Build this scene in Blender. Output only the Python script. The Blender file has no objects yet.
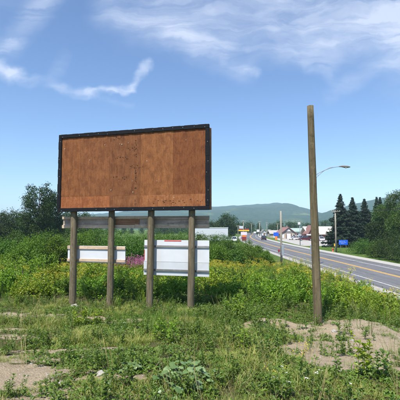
import bpy, bmesh, math, random
import numpy as np
from mathutils import Vector, Matrix

random.seed(7)
rng = np.random.default_rng(11)
scene = bpy.context.scene
C = scene.collection
R = math.radians

# ------------------------------------------------------------------ camera
F, PITCH, EYE = 392.0, R(4.08), 4.5
cam_d = bpy.data.cameras.new('camera')
cam_d.sensor_width = 36
cam_d.lens = F / 400 * 36
cam_d.clip_start, cam_d.clip_end = 0.05, 20000
cam = bpy.data.objects.new('camera', cam_d)
cam.location = (0, 0, EYE)
cam.rotation_euler = (R(90) + PITCH, 0, 0)
C.objects.link(cam)
scene.camera = cam

# ------------------------------------------------------------------ sun, sky, exposure
SUN_EL = R(60)
SUN_H = Vector((-0.47, -0.88)).normalized()
sun_dir = Vector((SUN_H.x * math.cos(SUN_EL), SUN_H.y * math.cos(SUN_EL), math.sin(SUN_EL)))
sd = bpy.data.lights.new('sun', 'SUN')
sd.energy, sd.angle, sd.color = 4.5, R(0.53), (1.0, 0.95, 0.87)
sun = bpy.data.objects.new('sun', sd)
sun.rotation_euler = sun_dir.to_track_quat('Z', 'Y').to_euler()
sun.location = (-30, -20, 60)
C.objects.link(sun)

scene.view_settings.view_transform = 'Standard'
scene.view_settings.look = 'None'
scene.view_settings.gamma = 1
scene.view_settings.exposure = 0.74


class NT:
    """small helper to write node trees"""
    def __init__(s, tree):
        s.t = tree; s.n = tree.nodes; s.l = tree.links

    def node(s, typ, **kw):
        n = s.n.new(typ)
        for k, v in kw.items(): setattr(n, k, v)
        return n

    def put(s, sock, v):
        if v is None: return
        if hasattr(v, 'is_output'): s.l.new(v, sock)
        else: sock.default_value = v

    def math(s, op, a, b=None, c=None, clamp=False):
        n = s.node('ShaderNodeMath', operation=op, use_clamp=clamp)
        for i, v in enumerate((a, b, c)): s.put(n.inputs[i], v)
        return n.outputs[0]

    def vmath(s, op, a, b=None, scale=None):
        n = s.node('ShaderNodeVectorMath', operation=op)
        s.put(n.inputs[0], a); s.put(n.inputs[1], b)
        if scale is not None: s.put(n.inputs['Scale'], scale)
        return n.outputs['Value'] if op in ('LENGTH', 'DOT_PRODUCT', 'DISTANCE') else n.outputs[0]

    def noise(s, vec, scale=5, detail=4, rough=.5, dist=0):
        n = s.node('ShaderNodeTexNoise')
        s.put(n.inputs['Vector'], vec)
        n.inputs['Scale'].default_value = scale; n.inputs['Detail'].default_value = detail
        n.inputs['Roughness'].default_value = rough; n.inputs['Distortion'].default_value = dist
        return n.outputs['Fac'], n.outputs['Color']

    def ramp(s, fac, stops):
        n = s.node('ShaderNodeValToRGB')
        e = n.color_ramp.elements
        while len(e) < len(stops): e.new(.5)
        for i, (p, c) in enumerate(stops):
            e[i].position = p
            e[i].color = (c, c, c, 1) if isinstance(c, (int, float)) else (*c, 1)
        s.put(n.inputs['Fac'], fac)
        return n.outputs['Color']

    def mix(s, fac, a, b, blend='MIX'):
        n = s.node('ShaderNodeMix', data_type='RGBA', blend_type=blend)
        s.put(n.inputs[0], fac); s.put(n.inputs[6], a); s.put(n.inputs[7], b)
        return n.outputs[2]

    def smooth(s, v, a, b, lo=0., hi=1.):
        n = s.node('ShaderNodeMapRange', interpolation_type='SMOOTHSTEP')
        for i, x in enumerate((v, a, b, lo, hi)): s.put(n.inputs[i], x)
        return n.outputs[0]


def P(u, v, Z):
    """world point at depth Z along a bearing of the photograph (400 px wide)"""
    b = (200 - v) / F
    y = math.cos(PITCH) - math.sin(PITCH) * b
    z = math.sin(PITCH) + math.cos(PITCH) * b
    k = Z / y
    return Vector(((u - 200) / F * k, Z, EYE + z * k))


# world: clear sky with thin cirrus
w = bpy.data.worlds.new('World'); scene.world = w; w.use_nodes = True
nt = NT(w.node_tree); nt.n.clear()
sky = nt.node('ShaderNodeTexSky', sky_type='NISHITA')
sky.sun_disc = False
sky.sun_elevation = SUN_EL
sky.sun_rotation = math.atan2(sun_dir.x, sun_dir.y)
sky.altitude = 100; sky.air_density = 1.0; sky.dust_density = 0.25; sky.ozone_density = 1.7
tc = nt.node('ShaderNodeTexCoord').outputs['Generated']
sx = nt.node('ShaderNodeSeparateXYZ'); nt.put(sx.inputs[0], tc)
X, Y, Zc = sx.outputs
ys = nt.math('MAXIMUM', Y, 0.05)
cu = nt.math('DIVIDE', X, ys); cv = nt.math('DIVIDE', Zc, ys)
cb = nt.node('ShaderNodeCombineXYZ'); nt.put(cb.inputs[0], cu); nt.put(cb.inputs[1], cv)
p0 = cb.outputs[0]
_, wc = nt.noise(p0, 5, 4, .6)
p = nt.vmath('ADD', p0, nt.vmath('SCALE', nt.vmath('SUBTRACT', wc, (.5, .5, .5)), scale=.09))
_, wc2 = nt.noise(p0, 14, 7, .7)
p = nt.vmath('ADD', p, nt.vmath('SCALE', nt.vmath('SUBTRACT', wc2, (.5, .5, .5)), scale=.028))
# streaks of cirrus: (u1, v1, u2, v2, radius, weight)
strk = [(170, -14, 420, 0, 60, .66), (112, 10, 190, 42, 22, .34), (170, 36, 240, 66, 17, .36), (225, 62, 256, 71, 7, .40), (230, 40, 330, 40, 24, .30), (285, 46, 330, 62, 11, .28),
        (325, 42, 410, 20, 26, .42), (330, 92, 350, 80, 10, .22), (340, 84, 405, 56, 11, .26), (306, 64, 330, 74, 7, .30),
        (48, -10, 12, 40, 15, .40), (18, 40, 0, 46, 7, .40), (-30, 58, 16, 72, 10, .85), (14, 70, 36, 84, 6, .55), (36, 78, 60, 87, 6, .42),
        (54, 87, 92, 96, 6, .95), (88, 95, 132, 88, 5, .85), (132, 88, 146, 64, 4.5, .55), (50, 80, 62, 56, 7, .16), (96, 102, 130, 106, 4, .2),
        (-160, 20, -40, 52, 40, .5), (430, 40, 560, -10, 60, .5), (-20, -60, 180, -120, 70, .5), (220, -90, 480, -140, 80, .5)]
tot = None
for (u1, v1, u2, v2, r, wt) in strk:
    a = P(u1, v1, 1); b = P(u2, v2, 1)
    A = Vector((a.x, a.z - EYE, 0)); AB = Vector((b.x, b.z - EYE, 0)) - A
    pa = nt.vmath('SUBTRACT', p, tuple(A))
    t = nt.math('DIVIDE', nt.vmath('DOT_PRODUCT', pa, tuple(AB)), AB.length_squared, clamp=True)
    d = nt.vmath('LENGTH', nt.vmath('SUBTRACT', pa, nt.vmath('SCALE', tuple(AB), scale=t)))
    m = nt.smooth(d, r / F * 1.5, 0., 0., wt)
    tot = m if tot is None else nt.math('ADD', tot, m)
front = nt.smooth(Y, 0.12, 0.4)
# the same thin cirrus over the rest of the sky
zz = nt.math('ADD', nt.math('MAXIMUM', Zc, 0), .18)
cb2 = nt.node('ShaderNodeCombineXYZ')
nt.put(cb2.inputs[0], nt.math('DIVIDE', X, zz)); nt.put(cb2.inputs[1], nt.math('DIVIDE', Y, zz))
gen, _ = nt.noise(cb2.outputs[0], 1.1, 5, .55, .8)
gen = nt.math('MULTIPLY', nt.smooth(gen, .5, .78, 0., .7), nt.smooth(Zc, .1, .35))
tot = nt.math('ADD', nt.math('MULTIPLY', tot, front), nt.math('MULTIPLY', gen, nt.math('SUBTRACT', 1., front)))
# fibrous break-up
mp = nt.node('ShaderNodeMapping'); mp.inputs['Rotation'].default_value = (0, 0, R(-24)); mp.inputs['Scale'].default_value = (1.6, 8, 1)
nt.put(mp.inputs[0], p)
fib, _ = nt.noise(mp.outputs[0], 2.6, 8, .58, .6)
soft, _ = nt.noise(p, 3.4, 5, .6)
brk = nt.math('MULTIPLY', nt.smooth(fib, .24, .76, .22, 1.15), nt.smooth(soft, .25, .75, .55, 1.1))
alpha = nt.math('MINIMUM', nt.math('MULTIPLY', tot, brk), .7)
skyc = nt.mix(1.0, sky.outputs[0], (.88, 1.0, 1.15, 1), 'MULTIPLY')
col = nt.mix(alpha, skyc, (5.6, 6.1, 7.2, 1))
bg = nt.node('ShaderNodeBackground'); nt.put(bg.inputs['Color'], col); bg.inputs['Strength'].default_value = 0.1
out = nt.node('ShaderNodeOutputWorld'); nt.l.new(bg.outputs[0], out.inputs[0])


# ------------------------------------------------------------------ terrain maths
def sm(a, b, x):
    t = np.clip((np.asarray(x, float) - a) / (b - a), 0, 1); return t * t * (3 - 2 * t)


_lat = rng.random((256, 256))
def vnoise(x, y, s=1.0):
    x = np.asarray(x, float) / s + 1000; y = np.asarray(y, float) / s + 1000
    i = np.floor(x).astype(int); j = np.floor(y).astype(int)
    a = x - i; b = y - j; a = a * a * (3 - 2 * a); b = b * b * (3 - 2 * b)
    g = lambda q, r: _lat[q % 256, r % 256]
    return (g(i, j) * (1 - a) + g(i + 1, j) * a) * (1 - b) + (g(i, j + 1) * (1 - a) + g(i + 1, j + 1) * a) * b


def fbm(x, y, s, o=4):
    v = 0; a = .5; n = 0
    for k in range(o):
        v = v + a * vnoise(x + 17 * k, y - 31 * k, s / 2 ** k); n += a; a *= .5
    return v / n


def G(x, y):
    x = np.asarray(x, float); y = np.asarray(y, float)
    b = np.interp(y, [-60, -5, 3, 6, 9, 13, 20, 30, 42, 60], [2.9, 2.9, 2.85, 2.55, 2.22, 2.1, 1.6, .8, .1, 0])
    k = 1 - sm(3.6, 11.0, x)
    near = (1 - sm(40, 60, y)) * (1 - sm(10.5, 12.6, x))
    z = b * k + near * ((fbm(x, y, 2.4) - .5) * .22 + (fbm(x + 50, y, .5, 3) - .5) * .11)
    z = z - .06 * (1 - near)
    # spoil heap of sand along the back of the bare patch
    z = z + .07 * np.exp(-(((x - 3.6) / 1.9) ** 2 + ((y - 9.3) / .55) ** 2)) + .10 * np.exp(-(((x - 1.6) / .5) ** 2 + ((y - 9.6) / .35) ** 2))
    return z


def cx(y):
    """sideways shift of the road: it bends gently to the right"""
    y = np.asarray(y, float)
    d = np.maximum(0, np.minimum(y, 230) - 80)
    return .0005 * d * d + np.maximum(0, y - 230) * .15


# (x, y, rx, ry, strength)
BARE = [(3.7, 7.8, 2.8, 1.5, 1.3), (2.0, 7.2, 1.2, 1.2, 1.15), (2.9, 6.2, 1.5, 1.0, 1.35), (1.35, 8.3, .8, .7, 1.15), (4.6, 6.6, 1.6, 1.2, 1.2), (1.75, 6.9, .8, .8, 1.1), (1.8, 9.3, .8, .55, 1.1), (4.4, 9.3, 2.2, .8, 1.15), (2.7, 9.2, .9, .7, 1.1), (6.2, 7.4, 1.6, 1.0, 1.0), (3.0, 6.1, .7, .3, .7),
        (-2.6, 5.85, .75, .32, 1.2), (-1.85, 4.4, .75, .34, 1.2), (-1.1, 4.8, .55, .2, 1.1), (-4.9, 10.5, 1.2, .6, 1.2),
        (-3.5, 7.9, .8, .2, .7), (-1.27, 5.15, .45, .2, 1.05), (-2.6, 10.2, .4, .2, .6), (-6.3, 8.6, .9, .3, .8), (-.9, 4.2, .5, .2, .8), (-3.6, 4.6, 1.0, .4, .9)]


def bare(x, y):
    x = np.asarray(x, float); y = np.asarray(y, float)
    v = np.zeros_like(x)
    for (a, b, r, q, s) in BARE:
        v = np.maximum(v, s * np.exp(-((((x - a) / r) ** 2 + ((y - b) / q) ** 2) ** 1.5) * .9))
    v = np.maximum(v, .85 * sm(.58, .70, fbm(x * .55 + 21, y * 1.5 + 8, .8, 3)) * sm(.4, -.6, x) * (1 - sm(10.2, 11.2, y)) * sm(2.5, 3.2, y))
    v = v + (fbm(x, y, .9, 4) - .5) * .9 * (v > .03)
    return sm(.32, .58, v)


# ------------------------------------------------------------------ mesh helpers
def np_mesh(name, V, polys, mats, midx=None, smooth=False):
    """polys: list of int arrays (n,k)"""
    me = bpy.data.meshes.new(name)
    V = np.ascontiguousarray(V, dtype=np.float32)
    polys = [np.asarray(q, dtype=np.int32) for q in polys if len(q)]
    tot = np.concatenate([np.full(len(q), q.shape[1], np.int32) for q in polys])
    loops = np.concatenate([q.ravel() for q in polys])
    start = np.concatenate([[0], np.cumsum(tot)[:-1]]).astype(np.int32)
    me.vertices.add(len(V)); me.vertices.foreach_set('co', V.ravel())
    me.loops.add(len(loops)); me.loops.foreach_set('vertex_index', loops)
    me.polygons.add(len(tot)); me.polygons.foreach_set('loop_start', start)
    try: me.polygons.foreach_set('loop_total', tot)
    except Exception: pass
    if midx is not None: me.polygons.foreach_set('material_index', np.asarray(midx, np.int32))
    me.polygons.foreach_set('use_smooth', np.full(len(tot), smooth, dtype=bool))
    me.update(calc_edges=True)
    me.validate()
    for m in (mats if isinstance(mats, (list, tuple)) else [mats]): me.materials.append(m)
    return me


def link(name, me, parent=None, loc=(0, 0, 0), rz=0.0):
    o = bpy.data.objects.new(name, me); C.objects.link(o)
    o.location = loc; o.rotation_euler = (0, 0, rz)
    if parent is not None: o.parent = parent
    return o


def tag(o, label=None, cat=None, group=None, kind=None):
    if label: o['label'] = label
    if cat: o['category'] = cat
    if group: o['group'] = group
    if kind: o['kind'] = kind
    return o


def thing(name, label, cat, loc=(0, 0, 0), rz=0.0, group=None):
    return tag(link(name, None, None, loc, rz), label, cat, group)


class MB:
    def __init__(s): s.bm = bmesh.new()

    def box(s, x0, x1, y0, y1, z0, z1, bev=0.0, rot=None):
        r = bmesh.ops.create_cube(s.bm, size=1)
        vs = r['verts']
        bmesh.ops.scale(s.bm, vec=(x1 - x0, y1 - y0, z1 - z0), verts=vs)
        if bev > 0:
            es = list({e for v in vs for e in v.link_edges})
            rb = bmesh.ops.bevel(s.bm, geom=es, offset=bev, segments=1, affect='EDGES')
            vs = list({v for f in rb['faces'] for v in f.verts} | {v for v in vs if v.is_valid})
        if rot is not None: bmesh.ops.transform(s.bm, matrix=rot, verts=vs)
        bmesh.ops.translate(s.bm, vec=((x0 + x1) / 2, (y0 + y1) / 2, (z0 + z1) / 2), verts=vs)
        return s

    def tube(s, pts, rad, n=8, cap=True):
        """tapered tube through points"""
        pts = [Vector(q) for q in pts]
        rad = rad if isinstance(rad, (list, tuple)) else [rad] * len(pts)
        rings = []
        for i, q in enumerate(pts):
            d = (pts[min(i + 1, len(pts) - 1)] - pts[max(i - 1, 0)]).normalized()
            ref = Vector((1, 0, 0)) if abs(d.x) < .8 else Vector((0, 1, 0))
            a = d.cross(ref).normalized(); b = d.cross(a)
            rings.append([s.bm.verts.new(q + (a * math.cos(2 * math.pi * k / n) + b * math.sin(2 * math.pi * k / n)) * rad[i]) for k in range(n)])
        for i in range(len(rings) - 1):
            for k in range(n):
                f = s.bm.faces.new((rings[i][k], rings[i][(k + 1) % n], rings[i + 1][(k + 1) % n], rings[i + 1][k]))
                f.smooth = True
        if cap:
            s.bm.faces.new(list(reversed(rings[0]))); s.bm.faces.new(rings[-1])
        return s

    def prism(s, poly, axis, a, b):
        """polygon (2D) extruded along axis ('x' or 'y') from a to b"""
        mk = (lambda q, t: (t, q[0], q[1])) if axis == 'x' else ((lambda q, t: (q[0], t, q[1])) if axis == 'y' else (lambda q, t: (q[0], q[1], t)))
        A = [s.bm.verts.new(mk(q, a)) for q in poly]; B = [s.bm.verts.new(mk(q, b)) for q in poly]
        n = len(poly)
        s.bm.faces.new(A); s.bm.faces.new(list(reversed(B)))
        for i in range(n): s.bm.faces.new((A[i], B[i], B[(i + 1) % n], A[(i + 1) % n]))
        return s

    def build(s, name, mat, parent=None, loc=(0, 0, 0), rz=0.0):
        bmesh.ops.recalc_face_normals(s.bm, faces=s.bm.faces[:])
        me = bpy.data.meshes.new(name); s.bm.to_mesh(me); s.bm.free()
        for m in (mat if isinstance(mat, (list, tuple)) else [mat]): me.materials.append(m)
        return link(name, me, parent, loc, rz)


# ------------------------------------------------------------------ materials
def mat(name):
    m = bpy.data.materials.new(name); m.use_nodes = True
    n = NT(m.node_tree); n.n.clear()
    o = n.node('ShaderNodeOutputMaterial')
    b = n.node('ShaderNodeBsdfPrincipled')
    n.l.new(b.outputs[0], o.inputs[0])
    return m, n, b, o


def objco(n): return n.node('ShaderNodeTexCoord').outputs['Object']


def mapped(n, vec, scale=(1, 1, 1), rot=(0, 0, 0)):
    q = n.node('ShaderNodeMapping'); q.inputs['Scale'].default_value = scale; q.inputs['Rotation'].default_value = rot
    n.put(q.inputs[0], vec); return q.outputs[0]


def bump(n, b, h, strength=.3, dist=.01):
    q = n.node('ShaderNodeBump'); q.inputs['Strength'].default_value = strength; q.inputs['Distance'].default_value = dist
    n.put(q.inputs['Height'], h); n.l.new(q.outputs[0], b.inputs['Normal'])


def plain(name, col, rough=.6, metal=0.0, var=.15, scale=6.0, spec=.4):
    m, n, b, o = mat(name)
    f, _ = n.noise(objco(n), scale, 5, .6)
    lo = tuple(c * (1 - var) for c in col); hi = tuple(min(1, c * (1 + var)) for c in col)
    n.put(b.inputs['Base Color'], n.ramp(f, [(.3, lo), (.7, hi)]))
    b.inputs['Roughness'].default_value = rough; b.inputs['Metallic'].default_value = metal
    b.inputs['Specular IOR Level'].default_value = spec
    return m


def glass_mat(name, col=(.03, .04, .05)):
    m, n, b, o = mat(name)
    f, _ = n.noise(objco(n), 1.5, 2, .5)
    n.put(b.inputs['Base Color'], n.ramp(f, [(.3, tuple(c * .7 for c in col)), (.7, tuple(c * 1.3 for c in col))]))
    b.inputs['Roughness'].default_value = .08
    return m


def leaf_mat(name, stops, trans=.3, rough=.5, spec=.25, patch=None, pscale=.4):
    m, n, b, o = mat(name)
    rnd = n.node('ShaderNodeNewGeometry').outputs['Random Per Island']
    k = len(stops)
    col = n.ramp(rnd, [(i / (k - 1), c) for i, c in enumerate(stops)])
    if patch:
        f, _ = n.noise(n.node('ShaderNodeNewGeometry').outputs['Position'], pscale, 3, .5)
        col = n.mix(n.smooth(f, .42, .66, 0., .75), col, (*patch, 1))
    oi = n.node('ShaderNodeObjectInfo').outputs['Random']
    hsv = n.node('ShaderNodeHueSaturation')
    n.put(hsv.inputs['Hue'], n.math('MULTIPLY_ADD', oi, .03, .485)); n.put(hsv.inputs['Value'], n.math('MULTIPLY_ADD', oi, .35, .83))
    n.put(hsv.inputs['Color'], col); col = hsv.outputs[0]
    n.put(b.inputs['Base Color'], col)
    b.inputs['Roughness'].default_value = rough; b.inputs['Specular IOR Level'].default_value = spec
    tr = n.node('ShaderNodeBsdfTranslucent')
    n.put(tr.inputs[0], n.mix(1., col, (1.25, 1.3, .6, 1), 'MULTIPLY'))
    mx = n.node('ShaderNodeMixShader'); mx.inputs[0].default_value = trans
    n.l.new(b.outputs[0], mx.inputs[1]); n.l.new(tr.outputs[0], mx.inputs[2]); n.l.new(mx.outputs[0], o.inputs[0])
    return m


def plywood_mat(name, c1, c2, c3):
    m, n, b, o = mat(name)
    co = objco(n)
    oi = n.node('ShaderNodeObjectInfo').outputs['Random']
    off = n.node('ShaderNodeCombineXYZ'); n.put(off.inputs[0], n.math('MULTIPLY', oi, 37.)); n.put(off.inputs[2], n.math('MULTIPLY', oi, 11.))
    co = n.vmath('ADD', co, off.outputs[0])
    g1, _ = n.noise(mapped(n, co, (34, 8, 1.3)), 1.6, 6, .65, .3)
    g2, _ = n.noise(mapped(n, co, (120, 20, 7)), 1.0, 3, .6)
    bl, _ = n.noise(mapped(n, co, (4.2, 1, 2.4)), 1.5, 7, .75, .4)
    col = n.ramp(g1, [(.25, c1), (.5, c2), (.78, c3)])
    col = n.mix(n.smooth(bl, .38, .66, 0., .85), col, (c1[0] * .9, c1[1] * .85, c1[2] * .8, 1))
    sp, _ = n.noise(mapped(n, co, (26, 8, 14)), 1.5, 4, .7)
    col = n.mix(n.smooth(sp, .52, .68, 0., .6), col, (c1[0] * .45, c1[1] * .42, c1[2] * .45, 1))
    lt, _ = n.noise(mapped(n, co, (40, 8, 3.0)), 1.1, 5, .7)
    col = n.mix(n.smooth(lt, .62, .8, 0., .5), col, (c3[0] * 1.15, c3[1] * 1.25, c3[2] * 1.4, 1))
    hz_, _ = n.noise(mapped(n, co, (3.0, 4, 30)), 1.3, 5, .7)
    col = n.mix(n.smooth(hz_, .52, .72, 0., .35), col, (c1[0] * .8, c1[1] * .7, c1[2] * .6, 1))
    fine, _ = n.noise(co, 95, 4, .8)
    col = n.mix(n.smooth(fine, .55, .75, 0., .45), col, (c1[0] * .6, c1[1] * .55, c1[2] * .5, 1))
    hsv = n.node('ShaderNodeHueSaturation'); n.put(hsv.inputs['Color'], col)
    stn, _ = n.noise(mapped(n, co, (7, 4, .35)), 1.5, 5, .65)
    col = n.mix(n.smooth(stn, .55, .72, 0., .5), col, (c1[0] * .62, c1[1] * .58, c1[2] * .6, 1)); n.put(hsv.inputs['Color'], col)
    n.put(hsv.inputs['Value'], n.math('MULTIPLY_ADD', oi, .1, 1.02))
    n.put(b.inputs['Base Color'], n.mix(1., hsv.outputs[0], n.node('ShaderNodeObjectInfo').outputs['Color'], 'MULTIPLY'))
    b.inputs['Roughness'].default_value = .75; b.inputs['Specular IOR Level'].default_value = .2
    bump(n, b, n.math('ADD', g1, g2), .35, .004)
    return m


def oldwood_mat(name, c1, c2, axis='z', sc=1.0):
    """weathered wood with cracks along its length"""
    m, n, b, o = mat(name)
    co = objco(n)
    s = {'z': (22, 22, .8), 'x': (.8, 22, 22)}[axis]
    g, _ = n.noise(mapped(n, co, tuple(q * sc for q in s)), 1.4, 7, .7, .2)
    bl, _ = n.noise(mapped(n, co, tuple(max(q * .12, .5) for q in s)), 2.2, 4, .6)
    col = n.ramp(g, [(.28, tuple(q * .35 for q in c1)), (.42, c1), (.7, c2)])
    col = n.mix(n.smooth(bl, .4, .7, 0., .6), col, (c1[0] * .7, c1[1] * .75, c1[2] * .7, 1))
    kn, _ = n.noise(mapped(n, co, (5, 5, 5)), 1.6, 5, .7, .4)
    col = n.mix(n.smooth(kn, .52, .7, 0., .6), col, (c1[0] * .5, c1[1] * .55, c1[2] * .5, 1))
    kp, _ = n.noise(mapped(n, co, (3, 3, 2)), 2.1, 6, .7)
    col = n.mix(n.smooth(kp, .54, .72, 0., .45), col, (c2[0] * 1.15, c2[1] * 1.15, c2[2] * 1.15, 1))
    n.put(b.inputs['Base Color'], col); b.inputs['Roughness'].default_value = .85; b.inputs['Specular IOR Level'].default_value = .15
    bump(n, b, g, .6, .006)
    return m


M = {}
M['ply'] = plywood_mat('aged_plywood', (.135, .050, .018), (.225, .088, .031), (.32, .14, .055))
M['ply_low'] = plywood_mat('aged_plywood_lower', (.17, .062, .022), (.27, .11, .042), (.38, .18, .08))
M['frame'] = plain('black_trim', (.009, .010, .012), .75, 0, .4, 30, .15)
M['bolt'] = plain('zinc_bolt', (.5, .5, .5), .4, .6, .2)
M['residue'] = plain('dark_residue', (.10, .045, .02), .8, 0, .3, 20)
M['fleck'] = plain('white_fleck', (.6, .55, .5), .7)
M['post'] = oldwood_mat('grey_post_wood', (.125, .10, .064), (.26, .215, .14))
M['pole'] = oldwood_mat('pole_wood', (.105, .084, .048), (.225, .182, .108))
M['pole2'] = oldwood_mat('grey_pole_wood', (.26, .23, .19), (.42, .38, .32))
M['rail_grey'] = oldwood_mat('grey_rail_wood', (.33, .25, .20), (.56, .46, .38), 'x')
M['rail_brown'] = oldwood_mat('brown_rail_wood', (.26, .13, .07), (.40, .22, .13), 'x')
M['lath'] = oldwood_mat('pale_lath', (.52, .38, .27), (.70, .55, .41), 'x')
M['lath_grey'] = oldwood_mat('grey_lath', (.15, .15, .15), (.34, .33, .32), 'x')
M['white_sheet'] = plain('white_sheet', (.60, .615, .635), .45, 0, .05, 3)
M['white_sheet2'] = plain('greyish_white_sheet', (.52, .54, .56), .5, 0, .07, 3)  # slightly greyer white for the lower strip of the large panel
M['red_tape'] = plain('red_tape', (.6, .05, .04), .5)
M['steel'] = plain('galvanised_steel', (.24, .26, .28), .55, .2, .12, 8)
M['lamp_grey'] = plain('lamp_housing', (.17, .16, .14), .7, .1, .15)
M['greybox'] = plain('grey_cabinet', (.30, .34, .37), .5, .1, .1)
M['blue'] = plain('blue_sign', (.012, .10, .62), .4, 0, .08)
M['paleblue'] = plain('pale_print', (.35, .5, .85), .5)
M['orange'] = plain('orange_panel', (.75, .22, .05), .5)
M['yellow'] = plain('yellow_panel', (.75, .47, .05), .5)
M['pinkled'] = plain('pale_violet_panel', (.72, .62, .82), .5)
M['darkred'] = plain('dark_red', (.22, .03, .03), .5)
M['hydrant'] = plain('hydrant_red', (.42, .09, .05), .45)
M['white'] = plain('white_paint', (.64, .64, .63), .5, 0, .05)
M['cream'] = plain('cream_roof', (.66, .62, .52), .6, 0, .06, 2)
M['brown_wall'] = plain('brown_wall', (.17, .075, .05), .7, 0, .2, 3)
M['redbrown'] = plain('red_brown_roof', (.24, .12, .10), .75, 0, .2, 4)
M['greyshingle'] = plain('grey_shingle', (.20, .19, .18), .8, 0, .2, 6)
M['greenroof'] = plain('green_grey_roof', (.30, .38, .33), .55, 0, .1)
M['tanwall'] = plain('tan_wall', (.42, .36, .28), .7, 0, .12)
M['palewall'] = plain('pale_siding', (.52, .545, .58), .6, 0, .05)
M['glass'] = glass_mat('window_glass')
M['tyre'] = plain('tyre', (.02, .02, .02), .8)
M['rim'] = plain('wheel_rim', (.4, .4, .42), .35, .6)
M['light_lens'] = plain('lamp_lens', (.75, .72, .68), .2)
M['tail_lens'] = plain('tail_lens', (.4, .02, .02), .25)
M['bark'] = oldwood_mat('bark', (.07, .055, .04), (.16, .13, .10))
M['stem'] = plain('green_stem', (.15, .17, .055), .7)
M['stone'] = plain('stone', (.30, .28, .25), .85, 0, .3, 12)

M['grass'] = leaf_mat('grass_blade', [(.08, .135, .02), (.13, .195, .028), (.195, .25, .042), (.28, .29, .07), (.42, .36, .18)], .35, .5, .3, (.30, .30, .075), .7)
M['grass2'] = leaf_mat('meadow_grass', [(.05, .12, .014), (.09, .18, .02), (.15, .245, .032), (.24, .27, .07)], .32, .5, .3)
M['straw'] = leaf_mat('straw', [(.30, .23, .10), (.42, .34, .17), (.24, .22, .09)], .25)
M['weed'] = leaf_mat('weed_leaf', [(.06, .12, .018), (.108, .185, .026), (.175, .26, .04)], .35, .45, .35)
M['weed_y'] = leaf_mat('bright_leaf', [(.085, .175, .015), (.145, .26, .022), (.225, .34, .032)], .38, .45, .3, (.27, .31, .03), .3)
M['goldenflower'] = leaf_mat('goldenrod_flower', [(.50, .37, .04), (.58, .45, .06), (.42, .36, .05)], .3)
M['pinkflower'] = leaf_mat('fireweed_flower', [(.42, .12, .32), (.52, .20, .42), (.35, .12, .25)], .3)
M['whiteflower'] = leaf_mat('white_flower', [(.7, .7, .65), (.8, .8, .76)], .3)
M['coltsfoot'] = leaf_mat('pale_broad_leaf', [(.10, .17, .05), (.16, .24, .085), (.24, .32, .14)], .3, .4, .5)
M['bush'] = leaf_mat('bush_leaf', [(.035, .09, .012), (.07, .145, .018), (.12, .21, .026)], .3, .5, .25)
M['bush_y'] = leaf_mat('light_bush_leaf', [(.06, .13, .015), (.11, .205, .022), (.175, .28, .034)], .35, .5, .25)
M['tree'] = leaf_mat('tree_leaf', [(.022, .05, .012), (.038, .072, .016), (.06, .10, .024)], .28, .5, .25)
M['tree_l'] = leaf_mat('light_tree_leaf', [(.045, .095, .018), (.075, .135, .026), (.11, .18, .038)], .35, .5, .25)
M['spruce'] = leaf_mat('spruce_needles', [(.012, .028, .014), (.02, .042, .02), (.03, .055, .026)], .1, .6, .2)
M['far'] = leaf_mat('far_tree_leaf', [(.03, .065, .02), (.05, .09, .025), (.07, .12, .03)], .2, .6, .15)


# ground material: soil and thatch under plants, sand where bare
m, n, b, o = mat('field_ground')
pos = n.node('ShaderNodeNewGeometry').outputs['Position']
at = n.node('ShaderNodeAttribute'); at.attribute_name = 'bare'
f1, _ = n.noise(pos, 3.5, 6, .65); f2, _ = n.noise(pos, 45, 5, .75); f3, _ = n.noise(pos, .12, 4, .6)
soil = n.ramp(f1, [(.3, (.045, .055, .02)), (.5, (.08, .085, .03)), (.7, (.13, .12, .05))])
sand = n.ramp(f2, [(.25, (.23, .175, .11)), (.5, (.42, .335, .225)), (.75, (.56, .465, .33))])
f4, _ = n.noise(pos, 2.2, 4, .6)
sand = n.mix(n.smooth(f4, .45, .7, 0., .6), sand, (.25, .195, .13, 1))
f5, _ = n.noise(pos, 9, 5, .7)
sand = n.mix(n.smooth(f5, .52, .68, 0., .5), sand, (.17, .135, .08, 1))
v = n.node('ShaderNodeTexVoronoi'); v.inputs['Scale'].default_value = 34; n.put(v.inputs['Vector'], pos)
sand = n.mix(n.smooth(v.outputs['Distance'], .28, .1, 0., .35), sand, (.46, .44, .41, 1))
soil = n.mix(n.smooth(f2, .45, .7, 0., .8), soil, (.16, .14, .075, 1))
soil = n.mix(n.smooth(f2, .42, .25, 0., .7), soil, (.03, .035, .014, 1))
lawn = n.ramp(f3, [(.3, (.07, .12, .025)), (.6, (.10, .155, .03)), (.8, (.17, .19, .06))])
at2 = n.node('ShaderNodeAttribute'); at2.attribute_name = 'lawn'
base = n.mix(at2.outputs['Fac'], soil, lawn)
bf = n.math('MULTIPLY_ADD', n.math('SUBTRACT', f2, .5), .7, at.outputs['Fac'])
base = n.mix(n.smooth(bf, .3, .7), base, sand)
n.put(b.inputs['Base Color'], base); b.inputs['Roughness'].default_value = .95; b.inputs['Specular IOR Level'].default_value = .1
bump(n, b, n.math('ADD', n.math('ADD', n.math('MULTIPLY', f2, .6), f5), n.math('MULTIPLY', v.outputs['Distance'], .4)), .9, .05)
M['ground'] = m

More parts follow.
